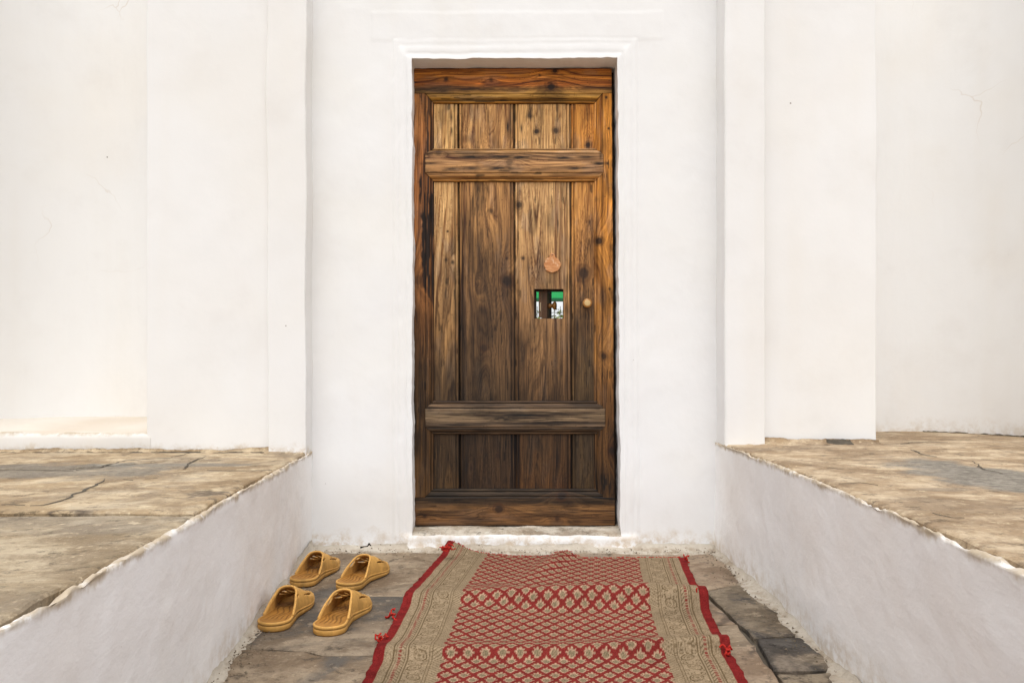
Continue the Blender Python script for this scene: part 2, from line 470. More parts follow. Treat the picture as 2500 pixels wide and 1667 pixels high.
G = lambda L: [gp(*p) for p in L]
slabs = [
    ([(690, 1330), (1215, 1330), (1240, 1454), (895, 1455), (560, 1462)], 'floor_brown'),
    ([(1215, 1330), (1850, 1330), (1830, 1419), (1700, 1440), (1240, 1454)], 'floor_pink'),
    ([(560, 1462), (895, 1455), (1150, 1458), (1140, 1598), (790, 1598), (745, 1588), (430, 1580)], 'floor_mid'),
    ([(1150, 1458), (1240, 1454), (1700, 1440), (1722, 1442), (1800, 1520), (1480, 1532), (1145, 1530)], 'floor_pink'),
    ([(1145, 1530), (1480, 1532), (1800, 1520), (1845, 1575), (1142, 1590)], 'floor_tan'),
    ([(1142, 1590), (1845, 1575), (1908, 1668), (1960, 1760), (1130, 1780)], 'floor_pink'),
    ([(430, 1580), (745, 1588), (790, 1598), (1140, 1598), (1130, 1780), (250, 1770)], 'floor_brown'),
    ([(1722, 1440), (1830, 1419), (1990, 1410), (2090, 1530), (1975, 1550), (1838, 1555)], 'floor_grey'),
    ([(1838, 1556), (1975, 1551), (2090, 1532), (2190, 1622), (2010, 1638), (1890, 1638)], 'slate'),
    ([(1890, 1640), (2010, 1640), (2190, 1624), (2330, 1760), (1962, 1760)], 'floor_grey'),
]
for i, (pl, mt) in enumerate(slabs):
    slab("paving_slab", G(pl), random.uniform(-.002, .002), .05, M[mt], floor, 30 + i, gap=.007 if i < 7 else .010)
yy = gp(0, 1765)[1]
k = 0
while yy > -2.6:                       # paving goes on under and behind the viewer
    y2 = yy - random.uniform(.35, .6)
    xs = [-0.95, random.uniform(-.3, -.1), random.uniform(.25, .45), 0.95]
    for a, b in zip(xs[:-1], xs[1:]):
        slab("paving_slab", [(a, y2), (b, y2), (b, yy), (a, yy)], 0, .05, M[random.choice(['floor_tan', 'floor_brown', 'floor_grey', 'floor_pink'])], floor, 60 + k, step=.08)
        k += 1
    yy = y2

# ------------------------------------------------------------------ benches
lb = lambda y: -0.7192 + 0.086 * (D - y)                                  # foot and arris of the left bench
lt = lambda y: -0.7192 + 0.092 * (D - y)
rb_ = lambda y: np.interp(y, [-3, .9, 1.58, 2.08, D], [.56, .665, .6935, .722, .7300])
_ys = np.linspace(-3, 3, 400); _rt = np.interp(_ys, [-3, .93, 1.675, D], [.42, .612, .688, .7365]); _rt = np.convolve(np.pad(_rt, 30, mode='edge'), np.ones(61) / 61, 'valid')
rt_ = lambda y: np.interp(y, _ys, _rt)

def bench(side, zt, bf, tf, label, mat, seed):
    root = empty("stone_bench", ((-1 if side < 0 else 1) * 1.2, 1.2, 0), label, "bench")
    def kid(o):
        o.parent = root; o.location = -Vector(root.location); return o
    ys = np.concatenate([np.arange(-2.4, 0.6, .03), np.arange(.6, D + .03, .007)])
    tz = np.concatenate([np.linspace(-.02, zt - .03, 34), np.linspace(zt - .026, zt - .006, 7)])
    Yg, Zg = np.meshgrid(ys, tz)
    t = np.clip(Zg / zt, 0, 1)
    X = bf(Yg) * (1 - t) + tf(Yg) * t
    nrm = -side
    hi = smooth(zt - .025, zt, Zg)
    bul = .005 * fbm(Yg * 2.2, Zg * 3, seed) + .0009 * fbm(Yg * 9, Zg * 12, seed + 3) + hi * .0022 * fbm(Yg * 26, Zg * 26, seed + 5, 3) + .0009 * smooth(.35, .8, fbm(Yg * 24, Zg * 18, seed + 8, 2))
    X = X + nrm * bul
    P = np.stack([X, Yg, Zg], -1)
    # crumbling rim that rolls over onto the slabs
    ins = np.array([.0015, .004, .007, .010, .013, .017, .023])
    rows = []
    wide = .6 + .7 * vn(ys * 9, ys * 0, seed + 20)
    for i, d_ in enumerate(ins):
        rel = i / (len(ins) - 1)
        zz = zt + (-.002 + .002 * math.sin(min(1, rel * 1.2) * math.pi)) + .0028 * fbm(ys * 48, np.full_like(ys, i * .55), seed + 31, 3) * math.sin(math.pi * min(1, .25 + rel * .8)) - .012 * rel ** 2 - .006 * smooth(.35, .9, fbm(ys * 9, ys * 0, seed + 40, 3))
        xx = tf(ys) + side * d_ * wide + .002 * fbm(ys * 30, np.full_like(ys, i * .7), seed + 33, 3)
        rows.append(np.stack([xx, ys, zz], -1))
    P = np.concatenate([P, np.stack(rows)], 0)
    kid(grid_obj("plaster_face", P, mat, None, flip=(side < 0)))
    v, f = box_vf(min(side * .80, side * 3.2), max(side * .80, side * 3.2), -2.4, D + .2, -.08, zt - .03)
    kid(mesh_from("bench_core", v, f, M['dirt'], None, shade=False))
    return root, kid

benchL, kidL = bench(-1, ZL, lb, lt, "low whitewashed bench with cracked tan stone top beside the slippers", M['bench_l'], 101)
benchR, kidR = bench(1, ZR, rb_, rt_, "low whitewashed bench with a slate-grey patch on its tan stone top", M['bench_r'], 161)

def bp(px, py): 
    return gp(px, py, ZL)
eL = lambda y: lt(y) - .016
rowsL = [(D + .9, 2.215, 'stone_l'), (2.215, 1.515, 'stone_l'), (1.515, 1.010, 'stone_l2'), (1.010, .45, 'stone_l2'), (.45, -.2, 'stone_l'), (-.2, -1.0, 'stone_l'), (-1, -2.4, 'stone_l2')]
for i, (y1, y0, mt) in enumerate(rowsL):
    a1, a0 = eL(min(y1, D)), eL(y0)
    xm = -1.75 - .2 * (i % 2)
    w = (0.05 if i in (0, 1) else -.02)
    if i == 0:     # rear strip split by the long dark joint seen in the photograph
        c1 = [(-.735, 2.215), (a0, 2.215), (-.7275, D + .02), (-.76, D + .02), (-.90, 2.64), (-1.06, 2.50), (-1.17, 2.36), (-1.26, 2.30), (-1.28, 2.225)]
        c1 = c1[1:]
        c2 = [(-1.28, 2.225), (-1.26, 2.30), (-1.17, 2.36), (-1.06, 2.50), (-.90, 2.64), (-.76, D + .02), (-.76, D + .9), (-3.0, D + .9), (-3.0, 2.26)]
        kidL(slab("stone_slab", c1, ZL, .06, M[mt], None, 200, gap=.010, jit=.007, step=.03))
        kidL(slab("stone_slab", c2, ZL + .002, .06, M[mt], None, 201, gap=.010, jit=.007, step=.03))
    else:
        kidL(slab("stone_slab", [(xm, y0 + w), (a0, y0), (a1, y1), (xm, y1 + w)], ZL + random.uniform(-.003, .003), .06, M[mt], None, 202 + i, gap=.004, jit=.006, step=.03))
        kidL(slab("stone_slab", [(-3.1, y0 + w), (xm, y0 + w), (xm, y1 + w), (-3.1, y1 + w)], ZL, .06, M[mt], None, 222 + i, gap=.006, jit=.010, step=.05))
eR = lambda y: float(rt_(y)) + .016
rowsR = [(D + .95, 2.05, 1.55), (2.05, 1.33, 2.0), (1.33, .62, 1.6), (.62, -.3, 1.9), (-.3, -1.2, 1.7), (-1.2, -2.4, 1.6)]
ed = lambda e, ya, yb_, n=7: [(float(e(q)), q) for q in np.linspace(ya, yb_, n)]
for i, (y1, y0, xm) in enumerate(rowsR):
    w = .14 if i < 2 else .03
    yt = D + .02 if i == 0 else y1
    if i == 0:
        kidR(slab("stone_slab", [(3.2, y0 + w), (3.2, y1), (.80, y1)] + ed(eR, D + .02, y0), ZR, .06, M['stone_r'], None, 250, gap=.002, jit=.006, step=.03, tilt=.001))
    else:
        w0 = .14 if i < 1 else .03
        wt = .14 if i == 1 else .03
        kidR(slab("stone_slab", [(3.2, y0 + w0), (3.2, y1 + wt)] + ed(eR, y1, y0), ZR, .06, M['stone_r'], None, 251 + i, gap=.002, jit=.006, step=.03, tilt=.001))

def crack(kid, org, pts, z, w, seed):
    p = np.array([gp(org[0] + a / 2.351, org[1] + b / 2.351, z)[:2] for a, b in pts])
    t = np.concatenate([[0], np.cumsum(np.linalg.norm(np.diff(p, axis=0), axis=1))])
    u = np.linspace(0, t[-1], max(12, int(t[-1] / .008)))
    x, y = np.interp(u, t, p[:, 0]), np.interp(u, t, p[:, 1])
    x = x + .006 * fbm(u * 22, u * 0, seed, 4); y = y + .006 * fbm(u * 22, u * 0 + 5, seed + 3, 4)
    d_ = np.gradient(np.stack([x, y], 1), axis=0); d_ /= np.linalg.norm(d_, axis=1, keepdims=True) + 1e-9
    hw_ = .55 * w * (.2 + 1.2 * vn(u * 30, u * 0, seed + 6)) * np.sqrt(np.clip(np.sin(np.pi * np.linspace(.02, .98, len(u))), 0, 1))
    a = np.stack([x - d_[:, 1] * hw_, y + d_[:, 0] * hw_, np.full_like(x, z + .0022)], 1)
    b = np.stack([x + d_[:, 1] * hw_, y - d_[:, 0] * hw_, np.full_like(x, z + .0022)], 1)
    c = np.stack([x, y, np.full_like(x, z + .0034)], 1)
    kid(grid_obj("crack_ribbon", np.stack([a, c, b]), M['dirt'], None))  # dark ribbon laid on the slab in place of an open crack
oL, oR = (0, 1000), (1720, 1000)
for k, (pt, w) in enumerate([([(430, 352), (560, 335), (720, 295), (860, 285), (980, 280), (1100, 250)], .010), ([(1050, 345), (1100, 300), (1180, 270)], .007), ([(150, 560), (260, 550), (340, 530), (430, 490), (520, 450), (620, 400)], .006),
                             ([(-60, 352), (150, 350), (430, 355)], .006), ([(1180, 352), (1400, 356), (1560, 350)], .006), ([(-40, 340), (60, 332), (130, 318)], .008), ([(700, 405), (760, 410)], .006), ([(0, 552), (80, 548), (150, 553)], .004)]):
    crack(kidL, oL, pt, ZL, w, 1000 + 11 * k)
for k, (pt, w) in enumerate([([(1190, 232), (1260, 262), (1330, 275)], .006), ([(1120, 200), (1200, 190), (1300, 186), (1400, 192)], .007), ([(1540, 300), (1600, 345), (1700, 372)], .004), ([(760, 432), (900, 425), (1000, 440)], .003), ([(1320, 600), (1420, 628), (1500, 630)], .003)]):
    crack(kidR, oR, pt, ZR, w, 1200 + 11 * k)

# ------------------------------------------------------------------ whitewashed facade
fac = empty("house_facade", (0, D, 0), "whitewashed house front with moulded door surround, pilasters and two curved niches", "house front")
def kidF(o):
    o.parent = fac; o.location = -Vector(fac.location); return o

OX0, OX1T, OX1B, OZ0, OZ1 = -0.3596, 0.3797, 0.3905, 0.052, 1.770
XWL, XWR = -0.745, 0.765
def axis(lo, a, b, hi, st):
    return np.concatenate([np.linspace(lo, a, max(2, int((a - lo) / st))), np.linspace(a, b, max(2, int((b - a) / st)))[1:], np.linspace(b, hi, max(2, int((hi - b) / st)))[1:]])
OX1 = .385
xs = axis(XWL, OX0, OX1, XWR, .005)
zs = axis(-.04, OZ0, OZ1, ZTOP, .006)
ia, ib = np.argmin(abs(xs - OX0)), np.argmin(abs(xs - OX1))
ja, jb = np.argmin(abs(zs - OZ0)), np.argmin(abs(zs - OZ1))
Xg, Zg = np.meshgrid(xs, zs)
tz = np.clip((Zg - OZ0) / (OZ1 - OZ0), 0, 1)
wob = lambda a, b, sd, am: am * fbm(a * 9, b * 9, sd, 3)
fR = np.exp(-((Xg - OX1) / .10) ** 2); fL = np.exp(-((Xg - OX0) / .10) ** 2)
fT = np.exp(-((Zg - OZ1) / .08) ** 2); fB = np.exp(-((Zg - OZ0) / .05) ** 2)
Xw = Xg + fR * ((OX1B - OX1) * (1 - tz) + (OX1T - OX1) * tz) + (fL + fR) * (wob(Xg, Zg, 7, .0028) + .0014 * fbm(Xg * 40, Zg * 30, 8, 3))
Zw = Zg + fT * (wob(Xg, Zg, 12, .003) + .0012 * fbm(Xg * 40, Zg * 40, 13, 2) + .004 * Xg) + fB * .004 * fbm(Xg * 16, Zg * 5, 14, 3)
# distance outward from the opening -> moulding
dxo = np.maximum(np.maximum(OX0 - Xg, Xg - OX1), 0)
dzo = np.maximum(Zg - OZ1, 0)
dd = np.maximum(dxo, dzo) + .0022 * fbm(Xg * 6, Zg * 6, 21, 3)
mould = .009 * (1 - smooth(.016, .020, dd)) + .006 * smooth(.016, .022, dd) * (1 - smooth(.047, .052, dd)) + .004 * smooth(.045, .052, dd) * (1 - smooth(.066, .072, dd)) \
    - .004 * np.exp(-((dd - .018) / .0025) ** 2) - .0035 * np.exp(-((dd - .050) / .003) ** 2) - .002 * np.exp(-((dd - .071) / .003) ** 2) + .002 * np.exp(-((dd - .033) / .006) ** 2)
mould = (.30 + .40 * smooth(-.02, .02, dxo - dzo)) * mould * smooth(.035, .055, Zg)
xlab = smooth(-.512, -.500, Xg) * (1 - smooth(.540, .550, Xg))
zl0, zl1 = HC + (HZ - 97) / F * D, HC + (HZ - 29) / F * D
lab = .0009 * xlab * smooth(zl0 - .006, zl0 + .001, Zg + .003 * fbm(Xg * 5, Xg * 0, 25)) * (1 - smooth(zl1 - .003, zl1 + .004, Zg + .003 * fbm(Xg * 5, Xg * 0, 26)))
foot = .014 * (1 - smooth(.035, .060, Zg + .006 * fbm(Xg * 9, Zg * 9, 28))) * smooth(-.43, -.36, Xg) * (1 - smooth(.42, .47, Xg))
skin = .0030 * fbm(Xg * 2.5, Zg * 2.5, 31) + .0006 * fbm(Xg * 10, Zg * 7, 33) + .00015 * fbm(Xg * 40, Zg * 34, 35, 2)
base_flare = .02 * np.exp(-np.maximum(Zg + .01, 0) / .018)
edge_r = .010 * (np.exp(-(Xg - XWL) / .02) + np.exp(-(XWR - Xg) / .02))
Yg = D - mould - lab - foot - skin - base_flare - edge_r
P = np.stack([Xw, Yg, Zw], -1)
kr, kc = np.meshgrid(np.arange(len(zs) - 1), np.arange(len(xs) - 1), indexing='ij')
keep = ~((kr >= ja) & (kr < jb) & (kc >= ia) & (kc < ib))
kidF(grid_obj("door_surround", P, M['wall'], None, keep=keep))
# the reveal: loft the mouth of the opening inward
ring = np.concatenate([P[ja:jb + 1, ia], P[jb, ia + 1:ib + 1], P[ja:jb, ib][::-1], P[ja, ia + 1:ib][::-1]])
nrg = len(ring)
isbot = np.zeros(nrg, bool); isbot[(jb - ja + 1) + (ib - ia) + (jb - ja):] = True
deps = np.array([0, .002, .006, .02, .04, .06, .08, .10, .12, .16])
cx, cz = .01, .9
L = []
for d_ in deps:
    q = ring.copy()
    q[:, 1] = q[:, 1] + d_
    sh = -.0035 * (1 - math.exp(-d_ / .004))
    q[:, 0] += np.where(isbot, 0, np.sign(cx - ring[:, 0]) * sh * (abs(ring[:, 0] - cx) > .34)) + .002 * fbm(ring[:, 2] * 14 + ring[:, 0] * 9, np.full(nrg, d_ * 22), 44, 3) * min(1, d_ / .02)
    q[:, 2] += np.where(isbot, -.012 * min(1, d_ / .02), 0) + .0025 * fbm(ring[:, 0] * 14 + ring[:, 2] * 5, np.full(nrg, d_ * 25), 46, 3) * min(1, d_ / .02)
    L.append(q)
L = np.stack(L)
rev = kidF(grid_obj("door_reveal", L, M['wall'], None, wrap=True))
# worn stone threshold lying on the bottom of the opening
tx = np.linspace(-.366, .398, 150); ty = np.linspace(D - .012, YD + .06, 26)
Tx, Ty = np.meshgrid(tx, ty)
rr = (Ty - (D - .012))
Tz = .0555 + .012 * smooth(0, .09, rr) + .0025 * fbm(Tx * 14, Ty * 20, 51, 4) - .016 * (1 - smooth(0, .018, rr + .008 * fbm(Tx * 12, Tx * 0, 53, 4)))
kidF(grid_obj("threshold", np.stack([Tx, Ty, Tz], -1), M['sill'], None))

def loft_path(pts, z0, z1, seed, step=.008, zstep=.02, amp=1.0, rad=.007, flat_top=True, wobx=1.0):
    """hand plastered upright surface over a plan polyline with softened arrises"""
    pts = [np.array(p, float) for p in pts]
    out = [pts[0]]
    for i in range(1, len(pts) - 1):
        a, b, c = pts[i - 1], pts[i], pts[i + 1]
        u = (a - b) / np.linalg.norm(a - b); w = (c - b) / np.linalg.norm(c - b)
        r = min(rad, .45 * np.linalg.norm(a - b), .45 * np.linalg.norm(c - b))
        p, q = b + u * r, b + w * r
        for t in np.linspace(0, 1, 5):
            out.append((1 - t) ** 2 * p + 2 * t * (1 - t) * b + t * t * q)
    out.append(pts[-1])
    dense = [out[0]]
    for a, b in zip(out[:-1], out[1:]):
        k = max(1, int(np.linalg.norm(b - a) / step))
        for j in range(1, k + 1):
            dense.append(a + (b - a) * j / k)
    Q = np.array(dense)
    s = np.concatenate([[0], np.cumsum(np.linalg.norm(np.diff(Q, axis=0), axis=1))])
    tn = np.gradient(Q, axis=0); tn /= np.linalg.norm(tn, axis=1, keepdims=True) + 1e-9
    nr = np.stack([tn[:, 1], -tn[:, 0]], 1)
    z = np.concatenate([np.arange(z0, z0 + .12, .006), np.arange(z0 + .12, z1, zstep)])
    S, Z = np.meshgrid(s, z)
    dsp = amp * (.004 * fbm(S * 2.2, Z * 1.6, seed) + .0007 * fbm(S * 9, Z * 6, seed + 4) + .0002 * fbm(S * 36, Z * 26, seed + 6, 2))
    P = np.zeros(S.shape + (3,))
    wl_ = wobx * .0035 * fbm(Z * 3.2, Z * 0, seed + 9, 4)
    P[..., 0] = Q[None, :, 0] + nr[None, :, 0] * dsp + wl_
    P[..., 1] = Q[None, :, 1] + nr[None, :, 1] * dsp
    P[..., 2] = Z
    return P

YPL, YPL2 = D - .088, D - .062
YPR, YPR2 = D - .112, D - .055
# left side
kidF(grid_obj("pilaster", loft_path([(-.858, YPL2 + .02), (-.858, YPL), (-.7198, YPL), (-.7195, D + .04)], ZL - .03, ZTOP, 300), M['wall_side'], None))
PNL = loft_path([(-1.30, YPL2 + .16), (-1.289, YPL2), (-.852, YPL2 - .004)], ZL - .03, ZTOP, 320, wobx=.3)
kidF(grid_obj("wall_panel", loft_path([(-1.30, YPL2 + .16), (-1.289, YPL2), (-.852, YPL2 - .004)], ZL - .03, ZTOP, 320, wobx=.3), M['wall_side'], None))
def niche_curve(side, cx, yf, a, b, n=60):
    t = np.linspace(0, math.pi, n)
    pts = [(cx - a * math.cos(q), yf + b * math.sin(q) ** .9) for q in t]
    return pts
nl = niche_curve(-1, -1.665, YPL2, .385, .46)
kidF(grid_obj("niche_wall", loft_path([(-2.05, YPL2)] + nl[1:-1] + [(-1.283, YPL2 + .005)], ZL + .03, ZTOP, 340, wobx=.3, step=.014), M['niche'], None))
kidF(grid_obj("wall_panel", loft_path([(-3.1, YPL2), (-2.045, YPL2), (-2.045, YPL2 + .1)], ZL - .03, ZTOP, 345, step=.02), M['wall_side'], None))
# raised sill of the left niche with its lip
tt = np.linspace(0, 1, 40); xxs = np.linspace(-2.06, -1.275, 120)
Sx, St = np.meshgrid(xxs, tt)
yb = YPL2 + .46 * np.sqrt(np.clip(1 - ((Sx + 1.665) / .40) ** 2, 0, 1)) + .03
Sy = (YPL2 + .012) + (yb - (YPL2 + .012)) * St
Sz = .4245 + .035 * smooth(.15, 1, St) + .004 * fbm(Sx * 9, Sy * 9, 351, 4)
front = []
for zz, dy in ((ZL - .03, 0), (ZL + .01, 0), (ZL + .03, 0), (.405, 0), (.416, .002), (.421, .006)):
    front.append(np.stack([xxs, np.full_like(xxs, YPL2 + .002 + dy) + (np.interp(zz, PNL[:, 0, 2], PNL[:, :, 1].min(1)) - YPL2) * np.exp(-(-1.275 - xxs) / .2) + .003 * fbm(xxs * 6, np.full_like(xxs, zz * 9), 352) * (1 - np.exp(-(-1.275 - xxs) / .1)), np.full_like(xxs, zz)], -1))
front.append(np.stack([xxs, Sy[0], Sz[0]], -1))
kidF(grid_obj("sill_lip", np.stack(front), M['lip'], None))
kidF(grid_obj("niche_sill", np.stack([Sx, Sy, Sz], -1), M['sill_dirty'], None))
# right side
kidF(grid_obj("pilaster", loft_path([(.7385, D + .04), (.7375, YPR), (.879, YPR), (.879, YPR2 + .02)], ZR - .03, ZTOP, 360), M['wall_side'], None))
kidF(grid_obj("wall_panel", loft_path([(.873, YPR2 - .004), (1.29, YPR2), (1.295, YPR2 + .16)], ZR - .03, ZTOP, 380, wobx=.5), M['wall_side'], None))
nr_ = niche_curve(1, 1.67, YPR2, .385, .62)
kidF(grid_obj("niche_wall", loft_path([(1.283, YPR2 + .005)] + nr_[1:-1] + [(2.055, YPR2)], ZR - .03, ZTOP, 400, wobx=.3, step=.014), M['niche'], None))
kidF(grid_obj("wall_panel", loft_path([(2.05, YPR2 + .1), (2.05, YPR2), (3.1, YPR2)], ZR - .03, ZTOP, 405, step=.02), M['wall_side'], None))
# door frame and room added behind the leaf to block light at its gaps
bx = []
z0f, z1f = .03, 1.80
for a in ((-.42, -.30, YD + .046, YD + .10, z0f, z1f), (.335, .46, YD + .046, YD + .10, z0f, z1f), (-.30, .335, YD + .046, YD + .10, 1.665, z1f), (-.30, .335, YD + .046, YD + .10, z0f, .10)):
    bx.append(box_vf(*a))
v, f = join_vf(bx); kidF(mesh_from("light_block_frame", v, f, M['frame'], None, shade=False))
rm = [box_vf(-.9, -.46, YD + .1, YD + .2, -.05, 2.6), box_vf(.5, .95, YD + .1, YD + .2, -.05, 2.6), box_vf(-.46, .5, YD + .101, YD + .2, 1.80, 2.6),
      box_vf(-.95, -.9, YD + .1, 4.6, -.05, 2.6), box_vf(.95, 1.0, YD + .1, 4.6, -.05, 2.6), box_vf(-.9, .95, YD + .2, 4.6, 2.5, 2.6), box_vf(-.9, .95, YD + .2, 4.6, -.05, .05),
      box_vf(-.9, -.35, 4.5, 4.6, .05, 2.5), box_vf(.75, .95, 4.5, 4.6, .05, 2.5), box_vf(-.35, .75, 4.5, 4.6, 2.0, 2.5)]
v, f = join_vf(rm); kidF(mesh_from("light_block_room", v, f, M['room'], None, shade=False))

# mortar fillets in the corners of the paving
def fillet(name, path, inward, w, h, seed, mat, parent):
    path = np.asarray(path, float)
    s = np.concatenate([[0], np.cumsum(np.linalg.norm(np.diff(path, axis=0), axis=1))])
    u = np.arange(0, s[-1], .007)
    px = np.interp(u, s, path[:, 0]); py = np.interp(u, s, path[:, 1])
    inward = np.asarray(inward, float)
    rows = []
    prof = [(-.012, 1.15), (0.0, 1.0), (.12, .62), (.3, .34), (.5, .22), (.75, .14), (.95, .03), (1.1, -.5)]
    wv = w * (1 + .45 * fbm(u * 4, u * 0, seed, 5) + .10 * fbm(u * 26, u * 0, seed + 2, 2))
    for i, (a, b) in enumerate(prof):
        zz = h * b * (1 + .3 * fbm(u * 7, u * 0 + 3, seed + 5)) + .0028 * fbm(u * 38, np.full_like(u, i * .6), seed + 7, 3)
        rows.append(np.stack([px + inward[0] * wv * a, py + inward[1] * wv * a, zz], -1))
    return grid_obj(name, np.stack(rows), mat, parent)
yl = np.linspace(-2, D - .01, 60)
fillet("mortar_or_gap", np.c_[lb(yl), yl], (1, 0), .036, .026, 500, M['mortar'], floor)
fillet("mortar_or_gap", np.c_[rb_(yl), yl], (-1, 0), .036, .020, 520, M['mortar'], floor)
xl_ = np.linspace(-.72, .735, 60)
fillet("mortar_or_gap", np.c_[xl_, np.full_like(xl_, D - .012) - .012 * np.exp(-((xl_ - .0) / .3) ** 2)], (0, -1), .050, .020, 540, M['mortar'], floor)
# stone crumbs, and dark strips for shaded gaps, where walls stand on the benches
def crumb_or_gap_line(kid, path, z, seed, w, h, mat):
    o = fillet("mortar_or_gap", path, (0, -1), w, h, seed, mat, None)
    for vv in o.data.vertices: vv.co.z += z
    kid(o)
crumb_or_gap_line(kidL, np.c_[np.linspace(-2.0, -.72, 40), np.full(40, YPL2 - .006)], ZL, 560, .035, .012, M['stone_l'])
crumb_or_gap_line(kidL, np.c_[np.linspace(-2.0, -.86, 60), np.full(60, YPL2 - .030)], ZL - .001, 565, .014, .004, M['dirt'])  # dark strip drawn for the gap between wall and slab
crumb_or_gap_line(kidR, np.c_[np.linspace(1.10, 1.19, 12), np.full(12, YPR2 - .030)], ZR + .003, 566, .03, .010, M['dirt'])  # dark strip added for the black cavity at the wall foot
nn_ = np.array([p for p in nr_ if p[0] > 1.78]); crumb_or_gap_line(kidR, nn_ - [0.02, .012], ZR - .002, 567, .016, .005, M['dirt'])  # dark strip added for the shaded crevice under the niche
crumb_or_gap_line(kidR, np.c_[np.linspace(.74, 1.30, 40), np.full(40, YPR2 - .012)], ZR, 580, .05, .014, M['stone_r'])

# ------------------------------------------------------------------ the wooden door
door = empty("wooden_door", (0, YD, .07), "weathered pine plank door with moulded cross rails, spyhole and round knob", "door")
door['kind'] = 'thing'
def kidD(o, parent=None):
    o.parent = door; o.location = -Vector(door.location); return o

KN = [ # knots: x, y, r, darkness (photo pixels)
    (1089, 194, 5, .9), (1199, 195, 4, .7), (1355, 174, 7, 1), (1345, 213, 10, 1), (1318, 185, 3, .8), (1143, 336, 8, .35), (1293, 279, 6, .8),
    (1310, 318, 6, 1), (1358, 316, 7, .9), (1437, 351, 7, 1), (1244, 397, 8, .6), (1070, 373, 6, .7), (1199, 513, 6, .7), (1267, 497, 8, .9),
    (1088, 633, 4, .8), (1104, 638, 4, .8), (1238, 684, 12, .9), (1167, 694, 5, .5), (1180, 848, 8, .7), (1237, 629, 3, .9), (1277, 629, 4, .9),
    (1426, 665, 15, .9), (1463, 588, 9, 1), (1496, 603, 10, .6), (1474, 870, 9, .9), (1020, 684, 13, .6), (1214, 1113, 5, .5), (1150, 1144, 4, .5),
    (1493, 1099, 9, .9), (1218, 1243, 10, .9), (1037, 1259, 5, .8), (1360, 1266, 6, .7), (1371, 1211, 10, 1), (1480, 238, 3, 1), (1486, 314, 3, 1), (1488, 705, 3, .9), (1092, 563, 2.5, 1), (1483, 400, 3, .9)]
def sm(x, y, lx, ly, a): return (x, y, lx, ly, a)
ST = [ # iron and water stains: x, y, half-length x, half-length y, amount
    sm(1154, 384, 32, 4, .85), sm(1225, 384, 34, 4, .9), sm(1270, 385, 26, 4, .8), sm(1373, 386, 22, 4, .85), sm(1428, 384, 20, 4, .8), sm(1222, 412, 34, 6, .85),
    sm(1150, 412, 26, 4, .7), sm(1106, 413, 20, 4, .7), sm(1404, 411, 26, 4, .7), sm(1048, 400, 18, 3, .7), sm(1462, 399, 14, 4, .9),
    sm(1101, 280, 2, 9, .9), sm(1240, 307, 3, 13, .8), sm(1273, 310, 2, 10, .7), sm(1295, 268, 5, 14, .5), sm(1240, 690, 12, 24, .6), sm(1170, 240, 60, 4, .3),
    sm(1050, 222, 80, 6, .55), sm(1140, 218, 110, 6, .6), sm(1260, 219, 60, 5, .5), sm(1490, 218, 20, 5, .5), sm(1320, 650, 10, 40, .3), sm(1340, 690, 14, 24, .45), sm(1290, 655, 3, 22, .55),
    sm(1312, 740, 8, 50, .35), sm(1275, 860, 6, 36, .6), sm(1190, 720, 30, 110, .38), sm(1112, 720, 5, 80, .4), sm(1088, 690, 3, 60, .4), sm(1165, 470, 5, 90, .35),
    sm(1216, 640, 7, 60, .35), sm(1440, 600, 10, 40, .4), sm(1430, 760, 16, 60, .4), sm(1474, 350, 5, 22, .55), sm(1466, 375, 3, 16, .6), sm(1475, 1180, 16, 34, .75), sm(1493, 1190, 9, 30, .9),
    sm(1230, 1022, 40, 8, .7), sm(1120, 1036, 60, 4, .5), sm(1170, 1005, 70, 4, .45), sm(1330, 1030, 60, 5, .5), sm(1050, 1000, 10, 6, .4), sm(1380, 1228, 30, 8, .5), sm(1150, 1226, 140, 8, .35), sm(1440, 1226, 60, 8, .4)]

